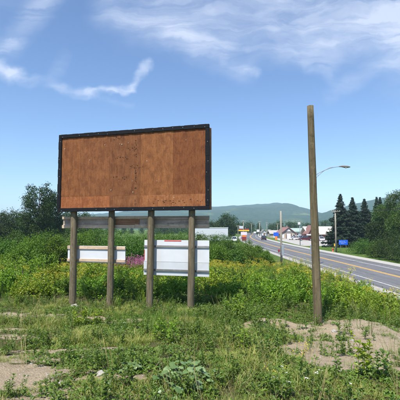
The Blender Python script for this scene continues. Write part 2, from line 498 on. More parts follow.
m, n, b, o = mat('asphalt')
pos = n.node('ShaderNodeNewGeometry').outputs['Position']
a1, _ = n.noise(mapped(n, pos, (1.2, .06, 1)), 1.2, 5, .6); a2, _ = n.noise(pos, 60, 3, .7)
ac = n.ramp(a1, [(.3, (.085, .085, .09)), (.7, (.16, .16, .162))])
a3, _ = n.noise(mapped(n, pos, (.9, .25, 1)), .8, 6, .7, 1.5)
ac = n.mix(n.smooth(n.math('ABSOLUTE', n.math('SUBTRACT', a3, .5)), .012, .004, 0., .7), ac, (.04, .04, .042, 1))
ac = n.mix(n.smooth(a2, .35, .7, 0., .3), ac, (.2, .2, .2, 1))
n.put(b.inputs['Base Color'], ac); b.inputs['Roughness'].default_value = .8; b.inputs['Specular IOR Level'].default_value = .3
bump(n, b, a2, .3, .004)
M['asphalt'] = m
M['lot'] = plain('parking_gravel', (.36, .34, .31), .9, 0, .15, 1.2)
M['gravel'] = plain('shoulder_gravel', (.33, .31, .285), .95, 0, .3, 9)
M['concrete'] = plain('pavement_concrete', (.37, .355, .32), .85, 0, .1, 2)


def worn(name, col):
    m, n, b, o = mat(name)
    pos = n.node('ShaderNodeNewGeometry').outputs['Position']
    f, _ = n.noise(mapped(n, pos, (6, 1.0, 1)), 2.0, 6, .7)
    n.put(b.inputs['Base Color'], n.mix(n.smooth(f, .42, .68, 0., .75), (*col, 1), (.15, .15, .15, 1)))
    b.inputs['Roughness'].default_value = .7
    return m


M['yline'] = worn('yellow_road_paint', (.62, .36, .06)); M['wline'] = worn('white_road_paint', (.55, .55, .53))

m, n, b, o = mat('forest_slope')
pos = n.node('ShaderNodeNewGeometry').outputs['Position']
q1, _ = n.noise(mapped(n, pos, (1, .6, 1.6)), .0045, 5, .6); q2, _ = n.noise(pos, .06, 5, .75); q3, _ = n.noise(mapped(n, pos, (1, .5, 2)), .0022, 3, .5)
fc = n.ramp(q2, [(.3, (.012, .034, .016)), (.55, (.03, .065, .022)), (.75, (.06, .10, .032))])
fc = n.mix(n.smooth(q1, .56, .68, 0., .6), fc, (.16, .19, .06, 1))
fc = n.mix(n.smooth(q3, .5, .68, 0., .5), fc, (.028, .06, .022, 1))
n.put(b.inputs['Base Color'], fc); b.inputs['Roughness'].default_value = 1.0; b.inputs['Specular IOR Level'].default_value = 0.0
bump(n, b, q2, 1.0, 6.0)
M['forest'] = m

# ------------------------------------------------------------------ ground
def ease(a, b, k, pw=1.7): return a + (b - a) * (np.linspace(0, 1, k) ** pw)


xs = np.concatenate([-ease(9, 60, 26)[::-1][:-1], np.arange(-9, 9, .12), np.arange(9, 26, .5), ease(26, 140, 30)])
xs = np.concatenate([[-5000, -3500, -2000, -900, -400, -200, -110], np.unique(np.concatenate([xs])), [200, 400, 900, 2000, 3500, 5000]])
ysv = np.concatenate([[-400, -100, -40, -15, -5, 0, 1.5], np.arange(2.2, 14, .1), np.arange(14, 45, .4), ease(45, 300, 40), [400, 700, 1200, 2000, 3500, 4600]])
gx, gy = np.meshgrid(xs, ysv)
gz = G(gx, gy)
Vg = np.stack([gx, gy, gz], -1).reshape(-1, 3)
nx, ny = len(xs), len(ysv)
ii = np.arange(ny - 1)[:, None] * nx + np.arange(nx - 1)[None, :]
quads = np.stack([ii, ii + 1, ii + 1 + nx, ii + nx], -1).reshape(-1, 4)
me = np_mesh('ground', Vg, [quads], M['ground'], smooth=True)
a = me.attributes.new('bare', 'FLOAT', 'POINT'); a.data.foreach_set('value', bare(gx, gy).ravel().astype(np.float32))
lw = np.maximum(sm(22.5, 23.5, gx), sm(45, 60, gy))
a = me.attributes.new('lawn', 'FLOAT', 'POINT'); a.data.foreach_set('value', lw.ravel().astype(np.float32))
tag(link('ground', me), 'weedy field with bare sandy patches sloping to the road', kind='structure')


def strip(name, xa, xb, z, y0, y1, m, parent=None, step=4.0, kind='structure', thick=0.0):
    yv = np.arange(y0, y1 + step, step)
    L = np.stack([xa + cx(yv), yv, np.full_like(yv, z)], -1); Rr = np.stack([xb + cx(yv), yv, np.full_like(yv, z)], -1)
    V = [L, Rr]; k = len(yv); idx = np.arange(k - 1)
    qs = [np.stack([idx, idx + k, idx + k + 1, idx + 1], -1)]
    if thick:
        V += [L - [0, 0, thick], Rr - [0, 0, thick]]
        qs += [np.stack([idx, idx + 1, idx + 1 + 2 * k, idx + 2 * k], -1), np.stack([idx + k, idx + 3 * k, idx + 3 * k + 1, idx + k + 1], -1)]
    ob = link(name, np_mesh(name, np.concatenate(V), qs, m), parent)
    if parent is None and kind: ob['kind'] = kind
    return ob


Y0, Y1 = -60, 420
road = tag(strip('road', 13.7, 22.6, 0.0, Y0, Y1, M['asphalt'], thick=.06), 'two lane grey asphalt road running into the distance')
strip('edge_line', 14.85, 15.0, .004, Y0, Y1, M['wline'], road)
strip('edge_line', 21.2, 21.35, .004, Y0, Y1, M['wline'], road)
strip('centre_line', 18.14, 18.33, .004, Y0, Y1, M['yline'], road)
strip('centre_line', 18.45, 18.64, .004, Y0, Y1, M['yline'], road)
tag(strip('road_shoulder', 12.6, 13.69, -.01, Y0, Y1, M['gravel'], thick=.06), 'grey gravel shoulder between field and road')
tag(strip('pavement', 22.61, 24.4, .12, Y0, Y1, M['concrete'], thick=.18), 'pale concrete pavement with kerb across the road')
lot = MB()
lot.prism([(26.0, 100), (62, 96), (84, 178), (36.5, 186), (29.5, 150)], 'z', -.08, -.02)
tag(lot.build('parking_lot', M['lot']), 'pale gravel parking lot before the brown building', kind='structure')


# ------------------------------------------------------------------ mountains
def ridge(name, label, prof, Z, foot, back, seed, pts=260):
    us = np.linspace(prof[0][0], prof[-1][0], pts)
    vs = np.interp(us, [q[0] for q in prof], [q[1] for q in prof])
    X = np.array([P(u, v_, Z).x for u, v_ in zip(us, vs)]); H = np.array([P(u, v_, Z).z for u, v_ in zip(us, vs)])
    H = H + (fbm(X + seed, X * 0 + 3, Z * .03, 4) - .5) * Z * .004
    rows = np.concatenate([np.linspace(0, 1, 42), 1 + np.linspace(.08, 1, 12)])
    V = []
    for t in rows:
        if t <= 1: yy = Z - foot * (1 - t); prof_t = t ** .8
        else: yy = Z + back * (t - 1); prof_t = max(0, 2 - t) ** .8
        rough = (fbm(X * 1.0 + seed, np.full_like(X, yy * 1.6), Z * .09, 5) - .5) * .55 * np.sin(np.pi * min(prof_t, 1)) * 1.0
        hz = np.clip(H * (prof_t + rough * .8), -3, None) * 1.0 - (3 if t in (0, 2) else 0)
        hz = hz + (vnoise(X * 3.1, np.full_like(X, yy * 3.3), Z * .006) - .5) * Z * .0022
        V.append(np.stack([X * (yy / Z) ** .3, np.full_like(X, yy), hz], -1))
    V = np.concatenate(V); k = pts; rr = len(rows)
    ii = np.arange(rr - 1)[:, None] * k + np.arange(k - 1)[None, :]
    q = np.stack([ii, ii + 1, ii + 1 + k, ii + k], -1).reshape(-1, 4)
    return tag(link(name, np_mesh(name, V, [q], M['forest'], smooth=True)), label, kind='structure')


ridge('mountain', 'long wooded mountain hazy blue behind the town',
      [(-420, 226), (-200, 224), (-60, 221), (60, 217), (110, 212.5), (160, 209), (212, 206.5), (226, 206), (240, 204.6), (252, 204.4), (264, 203.6), (274, 202.2), (281, 202.8), (288, 206), (299, 210), (312, 213.5), (330, 217), (400, 222), (600, 226)],
      2600, 1300, 1200, 5)
ridge('hill', 'nearer wooded hill rising behind the spruce trees at right',
      [(296, 227.5), (308, 221), (318, 214.5), (330, 210.5), (342, 207.5), (352, 204.5), (364, 201.5), (375, 199.3), (388, 197), (400, 195), (470, 188), (560, 192), (760, 210), (900, 226)],
      1700, 700, 900, 71)

# ------------------------------------------------------------------ plant templates (local, base at origin)
def cat(parts):
    V, Q, Mi = [], [], []; off = 0
    for v, q, m_ in parts:
        V.append(v); Q.append(q + off); Mi.append(m_); off += len(v)
    return np.concatenate(V), np.concatenate(Q), np.concatenate(Mi)


def blades(r, nb, h0, h1, spread, w, lean, mi=0):
    """curved grass blades: 6 verts, 2 quads each"""
    az = r.random(nb) * 2 * np.pi; rad = spread * np.sqrt(r.random(nb))
    bx, by = rad * np.cos(az), rad * np.sin(az)
    h = h0 + (h1 - h0) * r.random(nb); d = az + r.normal(0, .7, nb); le = lean * (.3 + r.random(nb)) * h
    dx, dy = np.cos(d), np.sin(d); px, py = -dy, dx
    ww = w * (.6 + .8 * r.random(nb))
    V = np.zeros((nb, 6, 3))
    for k, (t, wk) in enumerate(((0, 1), (.55, .8), (1, .12))):
        cx_ = bx + dx * le * t * t; cy_ = by + dy * le * t * t; cz = h * (t - .18 * t * t * lean)
        V[:, 2 * k] = np.stack([cx_ - px * ww * wk / 2, cy_ - py * ww * wk / 2, cz], -1)
        V[:, 2 * k + 1] = np.stack([cx_ + px * ww * wk / 2, cy_ + py * ww * wk / 2, cz], -1)
    b0 = np.arange(nb)[:, None] * 6
    Q = np.concatenate([b0 + [0, 1, 3, 2], b0 + [2, 3, 5, 4]])
    return V.reshape(-1, 3), Q, np.full(len(Q), mi)


def leaves(r, base, dirs, L, W, mi=0, droop=.25):
    """pointed leaves: a midrib with two sides, 6 verts, 2 quads"""
    nb = len(base)
    d = dirs / np.linalg.norm(dirs, axis=1, keepdims=True)
    up = np.array([0, 0, 1.]) + r.normal(0, .35, (nb, 3))
    s = np.cross(d, up); s /= np.linalg.norm(s, axis=1, keepdims=True) + 1e-6
    nrm = np.cross(s, d)
    L = np.broadcast_to(L, nb)[:, None]; W = np.broadcast_to(W, nb)[:, None]
    mid = base + d * L * .5 + nrm * L * .06; tip = base + d * L - np.array([0, 0, 1.]) * L * droop
    V = np.stack([base, mid - s * W * .5 - nrm * W * -.15, mid - nrm * W * .12, mid + s * W * .5 + nrm * W * .15, tip], 1)
    b0 = np.arange(nb)[:, None] * 5
    Q = np.concatenate([b0 + [0, 1, 4, 2], b0 + [0, 2, 4, 3]])
    return V.reshape(-1, 3), Q, np.full(len(Q), mi)


def stemq(pts, w, mi):
    pts = np.asarray(pts, float); k = len(pts)
    a = np.array([w, 0, 0]); b_ = np.array([0, w, 0])
    V, Q = [], []; off = 0
    for o_ in (a, b_):
        V += [pts - o_ / 2, pts + o_ / 2]
        i = np.arange(k - 1)
        Q.append(np.stack([i + off, i + k + off, i + k + 1 + off, i + 1 + off], -1)); off += 2 * k
    V = np.concatenate(V); Q = np.concatenate(Q)
    return V, Q, np.full(len(Q), mi)


def t_leafy(r, h, nl, L, W, flower=None, nst=1, spread=.1, fcount=26, fsize=.022):
    """stems with spiralling leaves; material slots 0 leaf 1 stem 2 flower"""
    parts = []
    for s_ in range(nst):
        a = r.random() * 6.28; bx, by = spread * r.random() * math.cos(a), spread * r.random() * math.sin(a)
        hh = h * (.75 + .4 * r.random()); lx, ly = r.normal(0, .13 * hh, 2)
        t = np.linspace(0, 1, 4)
        pts = np.stack([bx + lx * t ** 2, by + ly * t ** 2, hh * t], -1)
        parts.append(stemq(pts, .0055, 1))
        tt = np.sort(.08 + .92 * r.random(nl) ** .8); ang = np.arange(nl) * 2.4 + r.random(nl) * .6
        base = np.stack([bx + lx * tt ** 2, by + ly * tt ** 2, hh * tt], -1)
        dirs = np.stack([np.cos(ang), np.sin(ang), .25 + .7 * r.random(nl) + .5 * (tt > .9)], -1)
        parts.append(leaves(r, base, dirs, L * (1.15 - .55 * tt) * (.75 + .5 * r.random(nl)), W * (1.1 - .4 * tt), 0))
        if flower == 'plume':
            nf = fcount; k = r.random(nf); da = r.integers(0, 5, nf) * 1.257 + r.normal(0, .25, nf)
            top = pts[-1] + np.stack([np.cos(da) * .13 * k, np.sin(da) * .13 * k, .10 - .14 * (1 - k) + .06 * np.sin(k * 3)], -1) * (.8 + .4 * r.random())
            parts.append(leaves(r, top, r.normal(0, 1, (nf, 3)) + [0, 0, .5], fsize * (1 + r.random(nf)), fsize * .9, 2))
        if flower == 'spike':
            nf = fcount; k = r.random(nf); da = r.random(nf) * 6.28
            top = pts[-1] + np.stack([np.cos(da) * .05 * (1 - k), np.sin(da) * .05 * (1 - k), -.05 + .32 * k], -1)
            parts.append(leaves(r, top, np.stack([np.cos(da), np.sin(da), .3 + 0 * da], -1), .04, .035, 2))
        if flower == 'umbel':
            for q in range(1):
                c = pts[-1] + r.normal(0, .05, 3) * [1, 1, .5]
                nf = 7; da = r.random(nf) * 6.28; k = np.sqrt(r.random(nf)) * .018
                top = c + np.stack([np.cos(da) * k, np.sin(da) * k, .005 * r.random(nf)], -1)
                parts.append(leaves(r, top, np.stack([np.cos(da), np.sin(da), .4 + 0 * da], -1), .014, .013, 2, 0))
    return cat(parts)


def t_rosette(r, nl, L, W, up=.6, mi=0, h=.05):
    ang = np.arange(nl) * 2.4 + r.normal(0, .3, nl); el = up * (.3 + r.random(nl))
    base = np.stack([np.cos(ang) * .02, np.sin(ang) * .02, h * r.random(nl)], -1)
    return leaves(r, base, np.stack([np.cos(ang), np.sin(ang), el], -1), L * (.6 + .7 * r.random(nl)), W * (.7 + .6 * r.random(nl)), mi, .35)


def t_round(r, nl, Rr, h, size):
    """broad lobed leaves held on stalks: each leaf a fan of 4 quads"""
    parts = []
    for k in range(nl):
        a = r.random() * 6.28; q = Rr * math.sqrt(r.random()); c = np.array([q * math.cos(a), q * math.sin(a) * .55, h * (.45 + .6 * r.random())])
        nrm = np.array([r.normal(0, .35), r.normal(-.25, .3), 1.]); nrm /= np.linalg.norm(nrm)
        e1 = np.cross(nrm, [r.normal(), r.normal(), 0]); e1 /= np.linalg.norm(e1); e2 = np.cross(nrm, e1)
        s_ = size * (.6 + .8 * r.random())
        an = np.linspace(0, 2 * np.pi, 9)[:-1]; rr = s_ * np.array([.55, 1, .82, 1, .86, 1, .82, 1.0])
        ring = c + np.outer(rr * np.cos(an), e1) + np.outer(rr * np.sin(an), e2) - nrm * s_ * .12 + np.outer(r.normal(0, .06 * s_, 8), nrm)
        V = np.vstack([c[None], ring]); Q = np.array([[0, 1, 2, 3], [0, 3, 4, 5], [0, 5, 6, 7], [0, 7, 8, 1]])
        parts.append((V, Q, np.zeros(4, int)))
        parts.append(stemq(np.array([[c[0] * .8, c[1] * .8, 0], c]), .008, 1))
    return cat(parts)


def scatter(temps, pos, sc, r, tilt=.12, which=None):
    """place template copies: returns one V, Q, M"""
    nI = len(pos); which = r.integers(0, len(temps), nI) if which is None else which
    rz = r.random(nI) * 2 * np.pi; tx = r.normal(0, tilt, nI); ty = r.normal(0, tilt, nI)
    Vs, Qs, Ms = [], [], []; off = 0
    for k, (v, q, m_) in enumerate(temps):
        s = np.where(which == k)[0]
        if not len(s): continue
        c, sn = np.cos(rz[s])[:, None], np.sin(rz[s])[:, None]
        x = v[None, :, 0] * c - v[None, :, 1] * sn; y = v[None, :, 0] * sn + v[None, :, 1] * c; z = np.broadcast_to(v[None, :, 2], x.shape)
        x = x + z * tx[s][:, None]; y = y + z * ty[s][:, None]
        W = np.stack([x, y, z], -1) * sc[s][:, None, None] + pos[s][:, None, :]
        nv = v.shape[0]
        Vs.append(W.reshape(-1, 3)); Qs.append((q[None] + (np.arange(len(s)) * nv)[:, None, None] + off).reshape(-1, 4)); Ms.append(np.tile(m_, len(s)))
        off += len(s) * nv
    return np.concatenate(Vs), np.concatenate(Qs), np.concatenate(Ms)


def on_ground(x, y, dz=-.012): return np.stack([x, y, G(x, y) + dz], -1)


def sample(nwant, y0, y1, r, fx=.60, pad=1.2, accept=None, xmax=12.4, pw=1.0):
    X, Y = [], []; have = 0
    while have < nwant:
        k = nwant * 3
        y = y0 + (y1 - y0) * r.random(k); x = (r.random(k) * 2 - 1) * (fx * y1 + pad)
        ok = (np.abs(x) < fx * y + pad) & (x < xmax)
        if pw: ok &= r.random(k) < (y0 / y) ** (pw - 1)
        if accept is not None: ok &= r.random(k) < accept(x, y)
        X.append(x[ok]); Y.append(y[ok]); have += ok.sum()
    return np.concatenate(X)[:nwant], np.concatenate(Y)[:nwant]


def stuff(name, label, cat_, VQM, mats):
    return tag(link(name, np_mesh(name, VQM[0], [VQM[1]], mats, VQM[2])), label, cat_, kind='stuff')


# ------------------------------------------------------------------ the billboard
Lp, Rp = Vector((-4.62, 12.7)), Vector((.275, 11.3))
ANG = math.atan2(Rp.y - Lp.y, Rp.x - Lp.x); WB = (Rp - Lp).length; HB = WB / 2
mid = (Lp + Rp) / 2
Z0 = float(G(mid.x, mid.y))
bb = thing('billboard', 'large bare brown plywood billboard with black frame on four wooden posts', 'billboard', (mid.x, mid.y, Z0), ANG)
zb, zt = 5.02 - Z0, 7.54 - Z0            # bottom and top of the board
ex = Vector((math.cos(ANG), math.sin(ANG))); ey = Vector((-math.sin(ANG), math.cos(ANG)))


def local_x(u, v, off):
    """x along the board where the bearing of pixel (u,v) meets the plane set back by off"""
    d = P(u, v, 1.0); d2 = Vector((d.x, d.y))
    org = mid + ey * off
    t = org.dot(ey) / d2.dot(ey)
    hit = d2 * t
    return (hit - org).dot(ex), EYE + (d.z - EYE) * t - Z0


fw = .115
# plywood sheets
up0, dn = zb + fw + .36, zb + fw - .02
seam = [-HB + fw - .03 + (WB - 2 * fw + .06) * s for s in (0, .145, .36, .575, .79, 1)]
for i in range(5):
    j = random.uniform(-.0015, .0015)
    b_ = MB(); b_.box(seam[i] + .0008, seam[i + 1] - .0008, .0 + j, .016 + j, up0 + .001, zt - fw + .03, .0006)
    pnl = b_.build('plywood_panel', M['ply'], bb)
    pnl.color = [(1.02, .98, .95, 1), (.95, .93, .95, 1), (.86, .86, .9, 1), (1.12, 1.12, 1.08, 1), (.88, .79, .74, 1)][i]
seam2 = [seam[0], seam[2] + .02, seam[3] - .02, seam[5]]
for i in range(3):
    b_ = MB(); b_.box(seam2[i] + .001, seam2[i + 1] - .001, -.004, .014, dn, up0 - .001, .001)
    b_.build('plywood_strip', M['ply_low'], bb).color = [(1.1, .98, .95, 1), (.84, .84, .86, 1), (1.12, 1.1, 1.1, 1)][i]
# frame: four black trim bars with bolts
def trim(x0, x1, z0, z1, bolts):
    me_ = MB(); me_.box(x0, x1, -.034, .03, z0, z1, .008)
    o_ = me_.build('frame_bar', M['frame'], bb)
    bm_ = MB()
    for (x, z) in bolts:
        x += random.uniform(-.03, .03); z += random.uniform(-.03, .03)
        if random.random() < .25: continue
        bm_.box(x - .008, x + .008, -.041, -.03, z - .008, z + .008, .003)
    bm_.build('bolts', M['bolt'], o_)['kind'] = 'stuff'
    lp_ = MB()      # lapped joints of the rubber edging
    hor = x1 - x0 > z1 - z0
    k = int(((x1 - x0) if hor else (z1 - z0)) / .42)
    for q in range(k):
        e = random.uniform(.001, .004); w2 = .2 + random.random() * .16
        if hor: a_ = x0 + (q + .2) * (x1 - x0) / k; lp_.box(a_, a_ + w2, -.037, .034, z0 - e, z1 + e, .003)
        else: a_ = z0 + (q + .2) * (z1 - z0) / k; lp_.box(x0 - e, x1 + e, -.037, .034, a_, a_ + w2, .003)
    lp_.build('edging_laps', M['frame'], o_)['kind'] = 'stuff'


def bl(a, b, k): return [a + (b - a) * (i + .5) / k for i in range(k)]
trim(-HB, HB, zt - fw, zt, [(x, zt - fw / 2) for x in bl(-HB, HB, 16)])
trim(-HB, HB, zb, zb + fw, [(x, zb + fw / 2) for x in bl(-HB, HB, 16)])
trim(-HB, -HB + fw, zb + fw + .002, zt - fw - .002, [(-HB + fw / 2, z) for z in bl(zb + fw, zt - fw, 8)])
trim(HB - fw, HB, zb + fw + .002, zt - fw - .002, [(HB - fw / 2, z) for z in bl(zb + fw, zt - fw, 8)])
# side and back cladding of the boxed board
s_ = MB(); s_.box(HB - .05, HB - .03, .032, .30, zb + .03, zt - .06, .002); s_.build('side_panel', M['ply_low'], bb)
s_ = MB(); s_.box(-HB + .03, -HB + .05, .032, .30, zb + .03, zt - .06, .002); s_.build('side_panel', M['ply'], bb)
s_ = MB(); s_.box(-HB + .02, HB - .02, .302, .32, zb + .02, zt - .04, .002); s_.build('back_panel', M['ply'], bb)
# residue of torn-off sheets on the plywood
def blot(mb, x, z, rx, rz_, y=-.0125):
    k = random.randint(6, 9); vs = []
    for i in range(k):
        a_ = 2 * math.pi * i / k; q = .55 + .75 * random.random()
        vs.append(mb.bm.verts.new((x + rx * q * math.cos(a_), y + random.uniform(-.0015, .0015), z + rz_ * q * math.sin(a_))))
    f_ = mb.bm.faces.new(vs)
    r_ = bmesh.ops.extrude_face_region(mb.bm, geom=[f_])
    bmesh.ops.translate(mb.bm, vec=(0, .007, 0), verts=[g for g in r_['geom'] if isinstance(g, bmesh.types.BMVert)])


mk = MB()
for (u0, u1, v_) in [(114, 129, 138), (114, 129, 158), (113.5, 127.5, 177.5), (128, 143, 148), (129, 143, 166)]:
    for k in range(9 if v_ > 150 else 6):
        x, z = local_x(u0 + (u1 - u0) * (k + random.random()) / 9, v_ + random.uniform(-1.6, 1.6), 0)
        blot(mk, x, z, random.uniform(.005, .02), random.uniform(.004, .013))
for (v0, v1, k) in [(140, 158, 20), (165, 183, 20), (187, 191, 5), (199, 205, 7)]:
    for q in range(k):
        x, z = local_x(135.6 + random.uniform(-1.0, 1.0), v0 + (v1 - v0) * random.random(), 0)
        blot(mk, x, z, random.uniform(.004, .014), random.uniform(.005, .018))
for q in range(18):
    x, z = local_x(random.uniform(150, 203), random.uniform(199, 204), 0)
    blot(mk, x, z, random.uniform(.01, .035), random.uniform(.003, .008))
mk = mk.build('glue_residue', M['residue'], bb); tag(mk, 'dark rows of old glue residue on the plywood', kind='stuff')
mk = MB()
for (u, v_) in [(65, 149), (105, 145), (120, 144), (122, 144.3), (128.5, 143), (132.5, 181), (133, 192), (147, 161), (157, 181), (167, 197), (174, 197.5), (90, 160), (186, 140), (111, 190)]:
    x, z = local_x(u, v_, 0); blot(mk, x, z, random.uniform(.006, .016), random.uniform(.008, .016))
tag(mk.build('paper_scraps', M['fleck'], bb), 'small white paper scraps left on the plywood', kind='stuff')

# four posts
PO = .165
for (ub, ut, r_) in [(72.6, 74, .108), (109.8, 111.8, .098), (149.3, 151.3, .103), (190.8, 192, .100)]:
    xb, _ = local_x(ub, 305, PO); xt, _ = local_x(ut, 214, PO)
    slope = (xt - xb) / (4.9 - 2.1)
    wpos = mid + ex * xb + ey * PO
    g0 = float(G(wpos.x, wpos.y)) - Z0
    t_ = MB(); pts, rr = [], []
    for k in range(14):
        h = g0 - .35 + (zt - .15 - g0 + .35) * k / 13
        pts.append((xb + slope * (h - g0) + random.uniform(-.006, .006), PO + random.uniform(-.005, .005), h)); rr.append(r_ * (1.06 - .14 * k / 13) * random.uniform(.98, 1.02))
    t_.tube(pts, rr, 18)
    t_.build('post', M['post'], bb)

# timber rail below the board, behind the posts
RO = .285
xl, _ = local_x(62, 222, RO); xr, _ = local_x(209.3, 222, RO); xm, _ = local_x(139, 222, RO)
zr0, zr1 = 4.49 - Z0, 4.87 - Z0
for (a_, c_, mm, nm) in [(xl + .02, xm - .003, 'rail_grey', 'rail_board'), (xm + .003, xr - .02, 'rail_grey', 'rail_board')]:
    q = MB(); q.box(a_, c_, RO + .03, RO + .055, zr0 + .03, zr1 - .02, .003); q.build(nm, M[mm], bb)
q = MB(); q.box(*(local_x(u, 222, RO)[0] for u in (115, 139)), RO + .018, RO + .029, zr0 + .10, zr1 - .08, .002); q.build('rail_patch', M['rail_brown'], bb)
q = MB(); q.box(xl, xm + .4, RO, RO + .03, zr1 - .085, zr1, .004); q.build('rail_lath', M['lath'], bb)
q = MB(); q.box(xm + .404, xr, RO, RO + .03, zr1 - .12, zr1 - .01, .004); q.build('rail_lath', M['rail_grey'], bb)
q = MB(); q.box(xl, xm - .15, RO, RO + .03, zr0, zr0 + .105, .004); q.build('rail_lath', M['lath'], bb)
q = MB(); q.box(xm - .146, xr, RO, RO + .03, zr0 + .005, zr0 + .12, .004); q.build('rail_lath', M['lath'], bb)

# two white sheets on the far side of the posts
def sheet(u0, u1, v0, v1, lath, lm, label, split=None, tape=False, tiltz=0.0):
    x0, zt_ = local_x(u0, v0, RO); x1, _ = local_x(u1, v0, RO); _, zb_ = local_x((u0 + u1) / 2, v1, RO); _, zt_ = local_x((u0 + u1) / 2, v0, RO)
    if split is None:
        q = MB(); q.box(x0, x1, RO + .03, RO + .042, zb_, zt_, .002); s1 = q.build('white_panel', M['white_sheet'], bb); s1['label'] = label
    else:
        _, zs = local_x((u0 + u1) / 2, split, RO)
        q = MB(); q.box(x0, x1, RO + .03, RO + .042, zs + .003, zt_, .002); s1 = q.build('white_panel', M['white_sheet'], bb); s1['label'] = label
        q = MB(); q.box(x0 - .02, x1 - .01, RO + .034, RO + .046, zb_, zs - .003, .002); q.build('white_panel', M['white_sheet2'], bb)['label'] = 'greyish lower strip of the large white panel'
    for (va, vb) in lath:
        _, z1_ = local_x((u0 + u1) / 2, va, RO); _, z0_ = local_x((u0 + u1) / 2, vb, RO)
        q = MB(); q.box(x0 - .004, x1 + .004, RO - .002, RO + .026, z0_, z1_, .003); q.build('lath', M[lm], bb)
    if tape:
        xa, _ = local_x(164, v0, RO); xb_, _ = local_x(181, v0, RO)
        q = MB(); q.box(xa, xb_, RO + .024, RO + .029, zt_ - .035, zt_ - .006); q.build('red_tape', M['red_tape'], bb)
        q = MB(); q.box(x0 + .003, x0 + .016, RO + .024, RO + .029, zt_ - .62, zt_ - .3); q.build('red_tape', M['red_tape'], bb)


sheet(67.4, 125, 246, 262.8, [(246.2, 249.3), (259.2, 261.8)], 'lath', 'small white sign panel between the two left posts')
sheet(144, 209, 240.2, 276, [(245.6, 247.6), (269.6, 271.6)], 'lath_grey', 'large white sign panel between the two right posts', split=262.3, tape=True)

# ------------------------------------------------------------------ bare wooden pole
p0_ = Vector((2.80, 9.48)); g0 = float(G(p0_.x, p0_.y))
top = P(310.2, 106, 9.55)
wp = thing('wooden_pole', 'bare sawn-off wooden pole standing in the sandy patch', 'pole', (p0_.x, p0_.y, g0))
t_ = MB(); pts, rr = [], []
for k in range(22):
    h = -.4 + (top.z - g0 + .4) * k / 21; s = h / (top.z - g0)
    pts.append(((top.x - p0_.x) * s + random.uniform(-.003, .003), (top.y - p0_.y) * s, h)); rr.append((.102 - .024 * max(s, 0)) * random.uniform(.985, 1.015))
t_.tube(pts, rr, 24); t_.build('shaft', M['pole'], wp)
t_ = MB()
for k in range(26):
    s = random.uniform(.15, .98); a_ = random.uniform(-2.9, -.3)
    c = Vector(((top.x - p0_.x) * s + (.100 - .024 * s) * math.cos(a_), (top.y - p0_.y) * s + (.100 - .024 * s) * math.sin(a_), (top.z - g0) * s))
    t_.box(c.x - .004, c.x + .004, c.y - .006, c.y + .006, c.z - .005, c.z + .005)
t_.build('staples', M['residue'], wp)['kind'] = 'stuff'

# ------------------------------------------------------------------ street lamps and utility poles
def gpt(u, Z, v=228): q = P(u, v, Z); return q.x, Z, float(G(q.x, Z))


x, y, z = gpt(313.9, 47); x = 13.45
y = 47.0
sl = thing('street_lamp', 'grey steel street lamp with long curved arm behind the bare pole', 'street lamp', (x, y, float(G(x, y))))
H = P(314, 177, y).z - sl.location.z
q = MB(); q.tube([(0, 0, -.2), (0, 0, H * .5), (0, 0, H + .25)], [.11, .09, .07], 12); q.build('pole', M['steel'], sl)
tip = P(341, 166.6, y)
axx = tip.x - x; azz = tip.z - sl.location.z
arm = [(0, 0, H)] + [(axx * t, 0, H + (azz - H) * math.sin(t * math.pi / 2)) for t in (.15, .3, .45, .6, .75, .9, 1)]
q = MB(); q.tube(arm, .035, 8); q.build('arm', M['steel'], sl)
low = [(0, 0, H - .75)] + [(axx * t, 0, H - .75 + (azz - H + .68) * math.sin(t * math.pi / 2 / .75)) for t in (.12, .25, .38, .5, .62, .74)]
q = MB(); q.tube(low, .028, 8); q.build('brace', M['steel'], sl)
q = MB(); q.tube([(axx * .22, 0, H - .75 + (azz - H + .68) * math.sin(.22 * math.pi / 1.5)), (axx * .22, 0, H + (azz - H) * math.sin(.22 * math.pi / 2))], .022, 6); q.build('strut', M['steel'], sl); q = MB()
q.tube([(axx * .46, 0, H - .75 + (azz - H + .68) * math.sin(.46 * math.pi / 1.5)), (axx * .46, 0, H + (azz - H) * math.sin(.46 * math.pi / 2))], .022, 6); q.build('strut', M['steel'], sl)
q = MB()
q.tube([(axx - .25, 0, azz), (axx + .05, 0, azz + .03), (axx + .4, 0, azz), (axx + .85, 0, azz - .03), (axx + 1.12, 0, azz - .05)], [.05, .10, .15, .13, .04], 12)
hd = q.build('luminaire', M['lamp_grey'], sl)
q = MB(); q.tube([(axx + .55, 0, azz - .09), (axx + .6, 0, azz - .17), (axx + .66, 0, azz - .19)], [.11, .10, .04], 12); q.build('lens', M['light_lens'], hd)
q = MB(); q.box(-.36, .05, -.34, -.12, 1.15, 2.35, .03)
cb_ = q.build('control_box', M['greybox'], sl, (0, 0, .2))
q = MB(); q.box(-.32, .01, -.36, -.342, 1.25, 2.25, .005); q.build('door', M['greybox'], cb_, (0, 0, 0))


def upole(name, label, u, v0, v1, Z, r0, mt, group=None, cross=None, box=None, base=None):
    x, y, z = gpt(u, Z)
    if base is not None: z = base
    t = thing(name, label, 'utility pole', (x, y, z), 0, group)
    h = P(u, v0, Z).z - z
    q = MB(); q.tube([(0, 0, -.3), (0, 0, h / 2), (0, 0, h)], [r0, r0 * .88, r0 * .75], 12); q.build('shaft', mt, t)
    if cross:
        for (w_, dz) in cross:
            q = MB(); q.box(-w_ / 2, w_ / 2, -r0 - .10, -r0 - .005, h - dz - .06, h - dz + .06, .01); ca = q.build('crossarm', mt, t)
            q = MB()
            for s in (-.45, -.2, .2, .45): q.tube([(s * w_, -r0 - .05, h - dz + .06), (s * w_, -r0 - .05, h - dz + .2)], [.03, .045], 8)
            q.build('insulators', M['white'], ca)['kind'] = 'stuff'
    if box:
        q = MB(); q.box(-.02, .24, -r0 - .2, -r0, box[0], box[1], .02); q.build('meter_box', M['greybox'], t)
    return t


